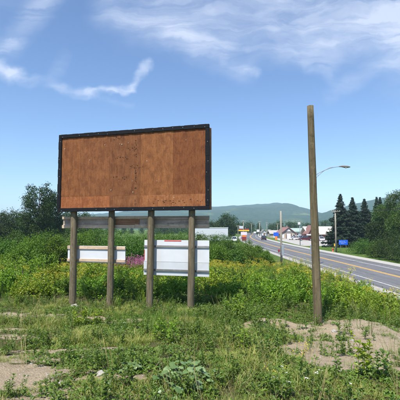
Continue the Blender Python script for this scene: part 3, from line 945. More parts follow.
upole('utility_pole', 'thin grey utility pole with meter box at the field edge', 281, 211, 266, 44, .125, M['pole2'], box=(1.45, 2.6))
upole('utility_pole', 'utility pole with crossarm beside the blue sign', 335.6, 210.5, 252, 73.5, .17, M['pole2'], cross=[(1.7, .18)])
np_ = upole('utility_pole', 'utility pole with crossarm just past the right edge', 340, 210, 252, 22, .17, M['pole2'], cross=[(1.7, .18)])
np_.location = (25.4, 22, -.06); p335 = P(335.6, 210.5, 73.5)
hN = P(340, 210, 22).z
for ch in np_.children: ch.scale = (1, 1, (p335.z + .06) / (hN - float(G(P(340, 228, 22).x, 22))))
for k_, dx in enumerate((-.76, .76)):
    A_ = Vector((p335.x + dx, 73.3, p335.z + .02)); B_ = Vector((25.4 + dx, 21.8, p335.z + .02))
    q = MB(); q.tube([A_.lerp(B_, t_ / 12) - Vector((0, 0, 1.6 * (1 - (t_ / 6 - 1) ** 2) * .55)) for t_ in range(13)], .02, 5)
    tag(q.build('power_cable', M['tyre']), ['thin overhead cable nearer the road at the right edge', 'thin overhead cable farther from the road at the right edge'][k_], 'cable', 'overhead cables')
far_poles = [('far utility pole rising behind the pylon sign', 243.4, 220.5, 135, .15), ('slim far pole left of the pylon sign', 238.0, 225.5, 150, .12),
             ('far pole right of the pylon sign at the bend', 251.5, 223.5, 260, .2), ('pale far pole beside the road bend', 259.6, 221.5, 215, .26),
             ('far pole among the dark trees behind the dark car', 266.8, 222.5, 240, .18), ('far pole left of the gabled building', 277.6, 223.5, 190, .18)]
for (lb, u, v_, Z, r_) in far_poles:
    upole('utility_pole', lb, u, v_, 236, Z, r_, M['pole2'], 'far utility poles', cross=[(1.6, .25)])
# parking-lot lamp
x, y, z = gpt(299.9, 104)
t = thing('parking_lamp', 'grey parking lot lamp post with square head', 'lamp post', (x, y, z))
h = P(300, 222, 104).z - z
q = MB(); q.tube([(0, 0, -.1), (0, 0, h)], [.10, .07], 10); q.build('pole', M['steel'], t)
q = MB(); q.box(-.5, .12, -.2, .2, h - .72, h - .06, .04); q.build('lamp_head', M['white'], t)

# ------------------------------------------------------------------ signs
x, y, z = gpt(343, 72)
t = thing('blue_sign', 'blue rectangular road sign on two thin posts by the spruces', 'sign', (x, y, z))
a0, a1 = P(338.6, 240, 72), P(347.6, 244.8, 72)
w_ = (a1.x - a0.x) / 2; zt_, zb_ = a0.z - z, a1.z - z
q = MB(); q.box(-w_, w_, -.02, .02, zb_, zt_, .006); bd = q.build('sign_board', M['blue'], t)
q = MB()
q.box(-w_ * .86, -w_ * .7, -.026, -.021, zb_ + .45, zb_ + .65)
for (a_, c_, zz_) in [(-.6, .35, .62), (-.6, .6, .40), (-.6, .2, .2)]: q.box(w_ * a_, w_ * c_, -.026, -.021, zb_ + zz_, zb_ + zz_ + .05)
q.build('printed_lines', M['paleblue'], bd)
for s in (-.62, .62):
    q = MB(); q.tube([(s * w_, .055, -.2), (s * w_, .055, zt_ - .05)], .03, 8); q.build('leg', M['steel'], t)

x, y, z = gpt(276, 150)
t = thing('shop_sign', 'bright blue sign on an orange base before the gabled building', 'sign', (x, y, z))
a0, a1 = P(273.4, 232.4, 150), P(278.4, 236.2, 150); w_ = (a1.x - a0.x) / 2
q = MB(); q.box(-w_, w_, -.12, .12, a1.z - z, a0.z - z, .05); q.build('sign_board', M['blue'], t)
q = MB(); q.box(-.42, .42, -.1, .1, 0, a1.z - z - .01, .02); q.build('sign_base', M['orange'], t)

x, y, z = gpt(243.8, 108)
t = thing('pylon_sign', 'roadside pylon sign with yellow banner, pale violet panel and red base', 'sign', (x, y, z))
def pan(u0, u1, v0, v1, m_, nm, d=.12):
    a0, a1 = P(u0, v0, 108), P(u1, v1, 108)
    q = MB(); q.box(a0.x - x, a1.x - x, -d, d, a1.z - z, a0.z - z, .02); return q.build(nm, m_, t)
pan(239.2, 243.2, 226.0, 228.7, M['palewall'], 'top_panel')
yb = pan(238.6, 249.2, 229.9, 231.2, M['yellow'], 'banner', .14)
pan(239.0, 242.6, 228.8, 229.8, M['darkred'], 'letter_panel'); pan(244.4, 248.8, 228.7, 229.8, M['darkred'], 'letter_panel')
pan(240.8, 246.9, 232.0, 235.0, M['pinkled'], 'message_panel', .16)
pan(242.0, 246.2, 235.2, 236.8, M['orange'], 'lower_panel', .13)
pan(241.9, 246.3, 236.9, 240.5, M['darkred'], 'base_panel', .14)
for u in (242.5, 245.5):
    px_ = P(u, 228, 108).x - x
    q = MB(); q.box(px_ - .07, px_ + .07, .17, .3, -.2, P(243, 227, 108).z - z, .01); q.build('post', M['steel'], t)

for (u, v0, v1, Z, lb) in [(258, 229.6, 232, 205, 'small white sign on a post near the road bend'), (254.8, 231.6, 233.2, 225, 'small low white sign at the far road bend')]:
    x, y, z = gpt(u, Z); t = thing('roadside_sign', lb, 'sign', (x, y, z), 0, 'far white signs')
    zt_, zb_ = P(u, v0, Z).z - z, P(u, v1, Z).z - z
    q = MB(); q.box(-.7, .7, -.05, .05, zb_, zt_, .02); q.build('sign_board', M['white'], t)
    q = MB(); q.tube([(0, .09, 0), (0, .09, zt_ - .1)], .05, 8); q.build('post', M['steel'], t)

# hydrant, yellow marker, red marker
x, y = P(331, 228, 75).x + .25, 75
t = thing('fire_hydrant', 'red fire hydrant on the grass behind the pavement', 'hydrant', (x, y, float(G(x, y))))
q = MB(); q.tube([(0, 0, 0), (0, 0, .06), (0, 0, .07), (0, 0, .55), (0, 0, .62), (0, 0, .72), (0, 0, .78)], [.2, .2, .14, .14, .19, .14, .03], 12); q.build('barrel', M['hydrant'], t)
for s in (-1, 1):
    q = MB(); q.tube([(s * .1, 0, .45), (s * .24, 0, .45)], .065, 8); q.build('nozzle', M['hydrant'], t)
x, y, z = gpt(334.7, 90)
t = thing('marker_sign', 'small yellow marker plate on a stake near the spruces', 'marker', (x, y, z))
q = MB(); q.box(-.25, .25, -.02, .02, .35, 1.0, .01); q.build('plate', M['yellow'], t)
q = MB(); q.box(-.03, .03, .022, .05, -.1, .9); q.build('stake', M['lath'], t)
x, y, z = gpt(284.5, 66); x = 13.2
t = thing('roadside_marker', 'dark red marker post at the near edge of the road', 'marker', (x, y, float(G(x, y))))
q = MB(); q.box(-.04, .04, -.04, .04, -.1, .55, .01); q.build('stake', M['pole2'], t)
q = MB(); q.box(-.15, .15, -.12, .12, .552, .98, .03); q.build('head', M['darkred'], t)

# ------------------------------------------------------------------ buildings
def window(parent, x0, x1, z0, z1, y, fm='white'):
    q = MB()
    q.box(x0, x1, y - .06, y - .003, z0, z0 + .1); q.box(x0, x1, y - .06, y - .003, z1 - .1, z1)
    q.box(x0, x0 + .1, y - .058, y - .003, z0 + .101, z1 - .101); q.box(x1 - .1, x1, y - .058, y - .003, z0 + .101, z1 - .101)
    w_ = q.build('window', M[fm], parent)
    q = MB(); q.box(x0 + .101, x1 - .101, y - .03, y - .004, z0 + .101, z1 - .101); q.build('pane', M['glass'], w_)


def gable(name, label, u0, u1, Z, depth, eave, peak, wall, roof, gab, rz=0.0, ov=.5, group=None):
    """building with its gable end to the road; local origin at front centre"""
    xa, xb = P(u0, 228, Z).x, P(u1, 228, Z).x; w_ = (xb - xa) / 2
    x = (xa + xb) / 2; t = thing(name, label, 'building', (x, Z, float(G(x, Z))), rz, group)
    q = MB(); q.box(-w_, w_, 0, depth, 0, eave); q.build('wall', M[wall], t)
    q = MB(); q.prism([(-w_, eave + .002), (w_, eave + .002), (0, peak - .05)], 'y', .02, depth - .02); q.build('gable_wall', M[gab], t)
    sl_ = (peak - eave) / w_
    for s in (-1, 1):
        q = MB(); q.prism([(s * .01, peak), (s * (w_ + ov), eave - sl_ * ov), (s * (w_ + ov), eave - sl_ * ov + .18), (s * .01, peak + .18)], 'y', -ov, depth + ov); q.build('roof_slope', M[roof], t)
    return t, w_


t, w_ = gable('gabled_building', 'small gabled building with red brown roof and open porch', 281, 296, 166, 12, 2.3, 4.75, 'tanwall', 'redbrown', 'greyshingle')
q = MB(); q.box(-.9, .9, -.06, -.004, .05, 2.1); q.build('door', M['white'], t)
q = MB(); q.box(-w_ + .25, -w_ + 1.25, -.05, -.004, .3, 2.0); q.build('door_panel', M['white'], t)
q = MB(); q.prism([(-1.0, 3.2), (1.0, 3.2), (0, 4.2)], 'y', -.05, .015); q.build('gable_panel', M['white'], t)
for s in (-1, -.35, .35, 1):
    q = MB(); q.box(s * w_ * .97 - .12, s * w_ * .97 + .12, -.48, -.25, 0, 2.25); q.build('porch_post', M['brown_wall'], t)
q = MB(); q.box(-.3, .3, 3, 3.6, 4.2, 5.6); q.build('chimney', M['greyshingle'], t)
window(t, w_ - 1.4, w_ - .4, .8, 1.9, 0)

x0, x1 = P(272.5, 228, 176).x, P(283, 228, 176).x
t = thing('pale_shed', 'low pale roofed shed left of the gabled building', 'building', ((x0 + x1) / 2, 182, -.06)); w_ = (x1 - x0) / 2
q = MB(); q.box(-w_, w_, 0, 8, 0, 1.9); q.build('wall', M['tanwall'], t)
q = MB(); q.prism([(-.4, 1.8), (4, 3.3), (8.4, 1.8), (8.4, 1.95), (4, 3.5), (-.4, 1.95)], 'x', -w_ - .3, w_ + .3); q.build('roof', M['lot'], t)
q = MB(); q.box(-1, 0, -.05, -.004, .05, 1.75); q.build('door', M['white'], t); window(t, .8, 2.0, .7, 1.6, 0)

x0, x1 = P(289, 228, 190).x, P(315, 228, 190).x
t = thing('white_building', 'long white building with green grey roof behind the parked cars', 'building', ((x0 + x1) / 2, 190, -.06)); w_ = (x1 - x0) / 2
q = MB(); q.box(-w_, w_, 0, 9, 0, 2.75); q.build('wall', M['palewall'], t)
q = MB(); q.prism([(-.5, 2.65), (4.5, 4.3), (9.5, 2.65), (9.5, 2.85), (4.5, 4.5), (-.5, 2.85)], 'x', -w_ - .4, w_ + .4); q.build('roof', M['greenroof'], t)
for k in range(5): window(t, -w_ + 1.2 + k * 2.4, -w_ + 2.2 + k * 2.4, 1.0, 2.1, 0)
q = MB(); q.box(w_ - 1.2, w_ - .2, -.05, -.004, .05, 2.1); q.build('door', M['tanwall'], t)

# brown building with cream roof and gabled porch
x0, x1 = P(308, 228, 146).x, P(352, 228, 146).x
t = thing('brown_building', 'brown building with wide cream metal roof behind the bare pole', 'building', ((x0 + x1) / 2, 146, -.06)); w_ = (x1 - x0) / 2
q = MB(); q.box(-w_, w_, 0, 10, 0, 2.35); q.build('wall', M['brown_wall'], t)
q = MB(); q.prism([(-.7, 2.15), (6.5, 4.95), (11, 2.15), (11, 2.35), (6.5, 5.15), (-.7, 2.35)], 'x', -w_ - .3, w_ + .3); q.build('roof', M['cream'], t)
q = MB(); q.prism([(-w_ - .4, 2.4), (-w_ + 3.0, 2.4), (-w_ + 1.2, 5.3)], 'y', -2.0, 4.5); q.build('porch_gable', M['brown_wall'], t)
q = MB(); q.prism([(-w_ - .9, 2.35), (-w_ - .6, 2.35), (-w_ + 1.2, 5.35), (-w_ + 3.4, 2.35), (-w_ + 3.6, 2.35), (-w_ + 1.2, 5.6)], 'y', -2.4, 4.6); q.build('porch_roof', M['redbrown'], t)
q = MB(); q.box(-w_ - 1.3, -w_ + 1.6, -2.7, -2.42, 1.85, 2.33); q.build('awning', M['white'], t)
for xx in (-w_ - .7, -w_ + 1.3, -w_ + 3.1):
    q = MB(); q.box(xx - .1, xx + .1, -2.2, -2.0, 0, 2.34); q.build('porch_post', M['tanwall'], t)
for k in range(4): window(t, -w_ + 4.0 + k * 2.6, -w_ + 5.1 + k * 2.6, .75, 1.95, 0)
q = MB(); q.box(-w_ + 7.9, -w_ + 8.75, -.05, -.004, .05, 2.0); q.build('door', M['white'], t)

# small white buildings along the bend
t, w_ = gable('white_shop', 'tiny white gabled shop beside the road bend', 262.0, 266.2, 225, 5, 2.4, 3.6, 'white', 'greyshingle', 'white')
q = MB(); q.box(-.4, .4, -.05, -.004, .05, 1.9); q.build('door', M['brown_wall'], t); window(t, .5, 1.1, .9, 1.8, 0)
t, w_ = gable('white_shop', 'white gabled house left of the bright blue sign', 268.2, 272.6, 205, 6, 2.2, 3.7, 'white', 'greyshingle', 'palewall')
q = MB(); q.box(-.9, -.2, -.05, -.004, .05, 1.9); q.build('door', M['greybox'], t); window(t, .1, .9, .8, 1.7, 0)

# white hall behind the bushes, left
x0, x1 = P(192, 228, 138).x, P(228, 228, 138).x
t = thing('white_hall', 'long low white building behind the bushes right of the billboard', 'building', ((x0 + x1) / 2, 138, -.06)); w_ = (x1 - x0) / 2
q = MB(); q.box(-w_, w_, 0, 14, 0, 4.55); q.build('wall', M['palewall'], t)
q = MB(); q.box(-w_ - .1, w_ + .1, -.1, 14.1, 4.552, 4.75); q.build('roof', M['white'], t)
q = MB(); q.box(-w_ + 3.2, -w_ + 6.0, -.06, 1, 4.752, 5.05); q.build('roof_sign', M['lath'], t)
window(t, -w_ + 1.5, -w_ + 3.2, 1.0, 2.4, 0)
q = MB(); q.box(w_ - 2, w_ - .8, -.05, -.004, .05, 2.2); q.build('door', M['greybox'], t)


# ------------------------------------------------------------------ cars
def car(label, col, x, y, rz, kind='sedan'):
    """local: +x forward, origin on the ground under the centre"""
    pm = plain('car_paint', col, .25, .1, .05, 3, .6)
    t = thing('pickup_truck' if kind == 'pickup' else 'parked_car', label, 'truck' if kind == 'pickup' else 'car', (x, y, .002), rz, 'cars by the road')
    Lh = 2.2 if kind != 'pickup' else 2.6
    hh = {'sedan': 1.42, 'suv': 1.68, 'pickup': 1.78}[kind]
    bz, belt = .28, (.86 if kind == 'sedan' else 1.0)
    prof = [(-Lh, bz + .1), (-Lh - .02, belt - .1), (-Lh + .12, belt), (Lh * .45, belt + .02), (Lh - .25, belt - .14), (Lh, belt - .3), (Lh + .02, bz + .12), (Lh - .1, bz), (-Lh + .1, bz)]
    q = MB(); q.prism(prof, 'y', -.86, .86)
    bmesh.ops.bevel(q.bm, geom=[e for e in q.bm.edges if abs(e.verts[0].co.y - e.verts[1].co.y) < .01], offset=.06, segments=2, affect='EDGES')
    body = q.build('body', pm, t)
    if kind == 'sedan': cab = [(-Lh + .45, belt), (-Lh + 1.0, hh - .03), (-Lh + 1.4, hh), (.25, hh), (.55, hh - .05), (1.25, belt + .015)]
    elif kind == 'suv': cab = [(-Lh + .1, belt), (-Lh + .4, hh - .04), (-Lh + .7, hh), (.3, hh), (.6, hh - .06), (1.2, belt + .015)]
    else: cab = [(-.75, belt), (-.6, hh - .04), (-.45, hh), (.5, hh), (.75, hh - .06), (1.35, belt + .015)]

    def cabin(inset, top, wid0, wid1):
        bm = MB(); vs = []
        for s in (-1, 1):
            vs.append([bm.bm.verts.new((px, s * (wid0 if pz < belt + .05 else wid1), pz)) for (px, pz) in cab])
        k = len(cab)
        bm.bm.faces.new(vs[0]); bm.bm.faces.new(list(reversed(vs[1])))
        for i in range(k): bm.bm.faces.new((vs[0][i], vs[1][i], vs[1][(i + 1) % k], vs[0][(i + 1) % k]))
        return bm
    cabin(0, 0, .80, .64).build('glasshouse', M['glass'], t)
    q = MB(); rx = [c[0] for c in cab if c[1] > hh - .07]
    q.box(min(rx) - .02, max(rx) + .02, -.65, .65, hh - .05, hh + .02, .02); rf = q.build('roof', pm, t)
    q = MB()
    for s in (-1, 1):
        for (a_, c_) in ((0, 1), (-1, -2)):
            A_, B_ = cab[a_], cab[c_]
            q.tube([(A_[0], s * .80, A_[1]), (B_[0], s * .655, B_[1])], .045, 6)
        mx_ = (min(rx) + max(rx)) / 2 - .1
        q.tube([(mx_, s * .80, belt), (mx_, s * .655, hh - .03)], .04, 6)
    q.build('pillars', pm, t)['kind'] = 'stuff'
    for sx_ in (-1, 1):
        for s in (-1, 1):
            q = MB(); q.tube([(sx_ * Lh * .62, s * .70, .33), (sx_ * Lh * .62, s * .875, .33)], .33, 16); wh = q.build('wheel', M['tyre'], t)
            q = MB(); q.tube([(sx_ * Lh * .62, s * .876, .33), (sx_ * Lh * .62, s * .885, .33)], .2, 12); q.build('rim', M['rim'], wh)
    for s in (-1, 1):
        q = MB(); q.box(Lh - .2, Lh + .03, s * .62 - .16, s * .62 + .16, belt - .33, belt - .19, .02); q.build('headlight', M['light_lens'], t)
        q = MB(); q.box(-Lh - .04, -Lh + .1, s * .66 - .13, s * .66 + .13, belt - .28, belt - .12, .02); q.build('tail_light', M['tail_lens'], t)
        q = MB(); q.box(1.0, 1.14, s * .93 - .09, s * .93 + .09, belt, belt + .13, .02); q.build('mirror', pm, t)
    return t


def at(u, Z): return P(u, 228, Z).x, Z


dc = car('dark car driving away along the road bend', (.02, .022, .028), *at(263.6, 146), R(84), 'suv')
car('white parked car in front of the white building', (.75, .75, .74), *at(294.0, 150), R(200))
car('blue parked car beside the dark red pickup', (.03, .09, .34), *at(300.6, 153), R(185))
car('dark red pickup truck parked at the brown building porch', (.09, .012, .02), *at(305.2, 141), R(178), 'pickup')
car('pale lilac car parked close to the brown building wall', (.62, .58, .66), *at(321.2, 138), R(262))
car('white car parked beyond the bushes left of the pylon sign', (.75, .76, .78), *at(234.4, 128), R(262), 'suv')
car('light grey car parked by the white hall', (.55, .56, .58), *at(228, 133), R(180))


# ------------------------------------------------------------------ trees and bushes
def crown(r, blobs, nl, size, flat=.85, hollow=.45, clump=1.0):
    """leaf-sized faces spread through clumped blobs; blobs (x,y,z,r)"""
    B = np.array(blobs, float); wgt = B[:, 3] ** 2; wgt /= wgt.sum()
    # second level: small twig clusters on each blob
    nc = max(8, nl // 14)
    k = r.choice(len(B), nc, p=wgt)
    d = r.normal(0, 1, (nc, 3)); d /= np.linalg.norm(d, axis=1, keepdims=True)
    cc = B[k, :3] + d * (B[k, 3] * (hollow + (1.08 - hollow) * r.random(nc) ** .6))[:, None] * [1, 1, flat]
    j = r.integers(0, nc, nl)
    base = cc[j] + r.normal(0, 1, (nl, 3)) * (B[k[j], 3] * .13 * clump + size * .6)[:, None]
    base[:, 2] = np.maximum(base[:, 2], .05)
    dirs = r.normal(0, 1, (nl, 3)) + d[j] * .8
    return leaves(r, base, dirs, size * (.7 + .6 * r.random(nl)), size * .62 * (.8 + .4 * r.random(nl)), 0, .15)


def limbs(blobs, h0, r0, base_pts=None, mb=None, lean=(0, 0)):
    q = mb or MB()
    zs = [b_[2] for b_ in blobs]; top = max(zs)
    n_ = 7; pts = [(lean[0] * (k / n_) ** 1.5, lean[1] * (k / n_) ** 1.5, -.25 + (top + .25) * k / n_) for k in range(n_ + 1)]
    q.tube(pts, [r0 * (1 - .85 * k / n_) for k in range(n_ + 1)], 9)
    for (bx, by, bz_, br) in blobs:
        t0 = max(h0, bz_ - math.hypot(bx, by) * .9 - br * .4); t0 = min(t0, top * .8)
        f_ = (t0 + .25) / (top + .25)
        st = Vector((lean[0] * f_ ** 1.5, lean[1] * f_ ** 1.5, t0)); en = Vector((bx, by, bz_))
        mid_ = st.lerp(en, .5) + Vector((0, 0, -.06 * (en - st).length))
        rr_ = max(.012, r0 * .45 * (1 - f_ * .6))
        q.tube([st, mid_, en, en + (en - mid_) * .5], [rr_, rr_ * .7, rr_ * .35, rr_ * .12], 6)
    return q


def tree_proto(r, h, w_, nb, nl, size, trunk_h=.25, r0=.2, shape='round'):
    blobs = []
    for i in range(nb):
        t_ = trunk_h + (1 - trunk_h) * (i + .5) / nb
        env = {'round': math.sin(math.pi * min(1, max(.0, (t_ - trunk_h * .5) / (1.08 - trunk_h * .5)))) ** .6, 'cone': 1.15 - t_, 'open': .55 + .5 * math.sin(3.1 * t_)}[shape]
        a_ = i * 2.4 + r.random(); q = w_ / 2 * env * (.45 + .4 * r.random())
        br = w_ * (.10 + .08 * r.random()) * (.7 + .4 * env)
        blobs.append((q * math.cos(a_), q * math.sin(a_), h * t_ - br * .35, br))
    fol = crown(r, blobs, nl, size, .8, .35, .75)
    return blobs, fol


def plant_tree(name, label, cat_, x, y, h, w_, seed, leafm, nb=14, nl=6000, size=.22, trunk_h=.25, r0=.2, shape='round', group=None, z=None, rz=0):
    r = np.random.default_rng(seed)
    blobs, fol = tree_proto(r, h, w_, nb, nl, size, trunk_h, r0, shape)
    t = thing(name, label, cat_, (x, y, float(G(x, y)) if z is None else z), rz, group)
    limbs(blobs, h * trunk_h * .6, r0).build('trunk', M['bark'], t)
    link('crown', np_mesh('crown', fol[0], [fol[1]], M[leafm]), t)
    return t


def spruce(label, x, y, h, w_, seed, levels=52):
    r = np.random.default_rng(seed)
    t = thing('spruce_tree', label, 'tree', (x, y, float(G(x, y))), 0, 'dark spruces across the road')
    q = MB(); q.tube([(0, 0, -.2), (0, 0, h * .5), (0, 0, h)], [.24, .14, .02], 9); q.build('trunk', M['bark'], t)
    parts = []; br = MB()
    for k in range(levels):
        f_ = k / (levels - 1); zc = h * (.07 + .92 * f_); L = w_ / 2 * (1 - f_) ** .95 * (.8 + .5 * r.random()) + .08
        nbr = int(12 - 5 * f_)
        for j in range(nbr):
            a_ = r.random() * 6.28; ll = L * (.6 + .55 * r.random()); dr = -.28 * ll + .10 * ll * f_
            n_ = int(12 + 24 * ll)
            s = r.random(n_) ** .75
            c = np.stack([np.cos(a_) * ll * s, np.sin(a_) * ll * s, zc + dr * s + .16 * ll * s ** 3], -1)
            side = r.normal(0, .16 + .12 * ll, n_) * (1.1 - s * .8)
            c += np.stack([-np.sin(a_) * side, np.cos(a_) * side, r.normal(0, .05, n_)], -1)
            dirs = np.stack([np.cos(a_) + r.normal(0, .5, n_), np.sin(a_) + r.normal(0, .5, n_), r.normal(-.35, .35, n_)], -1)
            parts.append(leaves(r, c, dirs, .5 * (1.05 - .62 * f_) * (.6 + .6 * r.random(n_)), .25 * (1.05 - .6 * f_), 0, .3))
            if f_ < .9: br.tube([(0, 0, zc), (math.cos(a_) * ll * .9, math.sin(a_) * ll * .9, zc + dr * .9 + .1 * ll)], [.03, .01], 4, cap=False)
    br.build('branches', M['bark'], t)
    fol = cat(parts)
    link('needles', np_mesh('needles', fol[0], [fol[1]], M['spruce']), t)


for i, (u, v_, Z, w_, lb) in enumerate([(340.2, 193.6, 95, 7.8, 'tallest spruce directly behind the blue sign'), (352.2, 197, 97, 7.4, 'second spruce from the left, right of the blue sign'),
                                        (364.2, 198.5, 99, 7.4, 'third spruce from the left in the row'), (376.6, 196.5, 104, 5.0, 'left one of the two close narrow spruce tops'),
                                        (379.9, 196.8, 106, 4.6, 'right one of the two close narrow spruce tops'), (349, 214, 103, 5.2, 'short spruce filling the gap behind the first two spruces'),
                                        (358.5, 211, 105, 5.4, 'short spruce filling the gap behind the second and third spruces'), (370.5, 213, 108, 5.0, 'short spruce behind the third spruce')]):
    q = P(u, v_, Z); spruce(lb, q.x, Z, q.z, w_, 100 + i)

# broadleaf trees across the road, right
for (u, v_, Z, w_, lb, mm, sd_, sh, nl, sz) in [
        (386, 203, 82, 6.0, 'light green broadleaf tree right of the spruces', 'tree_l', 31, 'round', 8000, .2),
        (399, 192, 76, 6.5, 'tall airy light green tree at the right edge', 'tree_l', 32, 'open', 6500, .18),
        (412, 200, 66, 7.5, 'broad leafy tree just past the right edge', 'tree_l', 33, 'round', 8000, .2),
        (377, 222, 80, 5.0, 'dull green broadleaf tree below the narrow spruces', 'tree', 34, 'round', 6000, .2)]:
    q = P(u, v_, Z); plant_tree('broadleaf_tree', lb, 'tree', q.x, Z, q.z - .0, w_, sd_, mm, 34, nl * 2, sz * 1.3, .15, .16, sh, 'trees across the road')

# trees on the left and behind the field
q = P(40, 184.5, 70); plant_tree('broadleaf_tree', 'tall open crowned tree left of the billboard', 'tree', q.x, 70, q.z, 6.6, 41, 'tree', 40, 13000, .25, .24, .2, 'open', 'trees behind the field')
q = P(51, 194, 74); plant_tree('broadleaf_tree', 'tree half hidden by the left edge of the billboard', 'tree', q.x, 74, q.z, 5.2, 47, 'tree', 30, 10000, .25, .2, .2, 'open', 'trees behind the field')
q = P(227.5, 214.5, 160); plant_tree('broadleaf_tree', 'round dark tree behind the long low white building', 'tree', q.x, 160, q.z, 9.5, 42, 'tree', 30, 8000, .42, .15, .25, 'round', 'trees behind the field')
q = P(216, 221, 165); plant_tree('broadleaf_tree', 'lower dark tree just right of the billboard rail', 'tree', q.x, 165, q.z, 8, 43, 'tree', 24, 6000, .42, .1, .25, 'round', 'trees behind the field')
for i, (u, v_, Z, w_, lb) in enumerate([(14, 210, 84, 9, 'dark rounded tree second from the left edge'), (-4, 213, 82, 9, 'dark tree cut by the left edge'), (28, 214, 88, 8, 'dark tree left of the tall open tree'),
                                        (64, 211, 86, 8, 'dark tree behind the left billboard post'), (82, 212.5, 90, 8, 'dark tree between the two left billboard posts'), (-26, 208, 84, 10, 'dark tree just past the left edge')]):
    q = P(u, v_, Z); plant_tree('broadleaf_tree', lb, 'tree', q.x, Z, q.z, w_, 50 + i, 'tree', 26, 9000, .27, .08, .2, 'round', 'trees behind the field')

# bushes
def bush(label, u, vtop, Z, w_, seed, mm='bush', nl=8200, size=.115, group='bushes behind the field', hmin=1.0):
    q = P(u, vtop, Z); g = float(G(q.x, Z)); h = max(hmin, q.z - g)
    r = np.random.default_rng(seed)
    t = thing('bush', label, 'bush', (q.x, Z, g), r.random() * 6, group)
    blobs = []
    nb = 15
    for i in range(nb):
        a_ = i * 2.4 + r.random() * .8; k = math.sqrt((i + .3) / nb); rad = w_ / 2 * k * .8
        br = w_ * (.13 + .06 * r.random()); zc = (h - br * .8) * (1 - .62 * k ** 2.2) * (.72 + .33 * r.random())
        blobs.append((rad * math.cos(a_), rad * math.sin(a_), max(br * .6, zc), br))
    for i in range(8):
        a_ = r.random() * 6.28; rad = w_ / 2 * (.3 + .55 * r.random()); br = w_ * (.12 + .05 * r.random()); blobs.append((rad * math.cos(a_), rad * math.sin(a_), br * .8 + h * .12 * r.random(), br))
    # shoots breaking the outline
    for i in range(7):
        a_ = r.random() * 6.28; rad = w_ / 2 * .6 * r.random(); blobs.append((rad * math.cos(a_), rad * math.sin(a_), h * (.86 + .1 * r.random()), w_ * .045))
    fol = crown(r, blobs, nl, size, .95, .3, 1.1)
    q_ = MB()
    for (bx, by, bz_, br) in blobs[:15]:
        s0 = (bx * .12, by * .12, -.1); q_.tube([s0, (bx * .5, by * .5, bz_ * .6), (bx, by, bz_)], [.03, .022, .01], 5)
    q_.build('stems', M['bark'], t)
    link('foliage', np_mesh('foliage', fol[0], [fol[1]], M[mm]), t)
    return t


BS = [(-8, 231, 33, 4.2, 'bush_y', 'bush cut by the left edge of the field'), (16, 229.5, 36, 4.6, 'bush', 'green bush under the dark trees at far left'),
      (33, 235, 29, 3.6, 'bush_y', 'bright round bush below the tall open tree'), (50, 229, 35, 4.4, 'bush', 'bush touching the left end of the billboard rail'),
      (22, 241, 26, 2.8, 'bush_y', 'low bush in front of the bright round bush'), (60, 236, 30, 3.0, 'bush_y', 'bush directly left of the leftmost post'),
      (80, 230, 34, 4.2, 'bush_y', 'bush between the two left posts under the rail'), (98, 229.5, 38, 4.2, 'bush', 'bush just left of the second post'),
      (118, 231, 35, 4.0, 'bush', 'bush just right of the second post'), (134, 234, 33, 3.2, 'bush', 'bush behind the pink flowers'),
      (157, 232.5, 37, 4.2, 'bush', 'bush behind the third post and the large white panel'), (176, 232, 40, 4.2, 'bush', 'dark bush above the large white panel'),
      (196, 234.5, 38, 4.0, 'bush', 'bush behind the rightmost post'), (213, 234.5, 44, 4.2, 'bush', 'dark bush beside the right edge of the large white panel'),
      (217, 246, 33, 3.0, 'bush_y', 'low bush in front of the dark bushes right of the billboard'), (229, 239, 40, 3.4, 'bush', 'bush left of the round bush near the road'),
      (245, 239.5, 43, 3.6, 'bush_y', 'round light bush at the road side before the pylon sign'), (257, 245.5, 45, 2.2, 'bush_y', 'small bush at the road edge below the dark car'), (266, 250.5, 42, 1.7, 'bush_y', 'lowest small bush at the road edge left of the utility pole'),
      (236, 250, 33, 2.6, 'bush', 'low dark bush between the billboard and the utility pole'), (-22, 226, 40, 5, 'bush', 'tall bush beyond the left edge'),
      (5, 239, 28, 3.0, 'bush', 'dark bush near the left edge before the tall bushes')]
BS += [(108, 227, 58, 6.5, 'bush', 'far bush seen just right of the second post'), (128, 228.5, 60, 6.5, 'bush', 'far bush between the second and third posts'), (148, 229.5, 58, 6.5, 'bush', 'far bush just left of the third post'),
       (168, 230, 62, 6.5, 'bush', 'far bush above the red tape of the large white panel'), (187, 230.5, 60, 6, 'bush', 'far bush just left of the rightmost post'), (70, 226, 56, 6.5, 'bush', 'far bush behind the leftmost post'), (90, 226.5, 60, 6.5, 'bush', 'far bush between the two left posts'),
       (203, 233, 56, 5, 'bush', 'far bush in front of the white building'), (222, 235, 58, 4.6, 'bush', 'far bush left of the parked white car')]
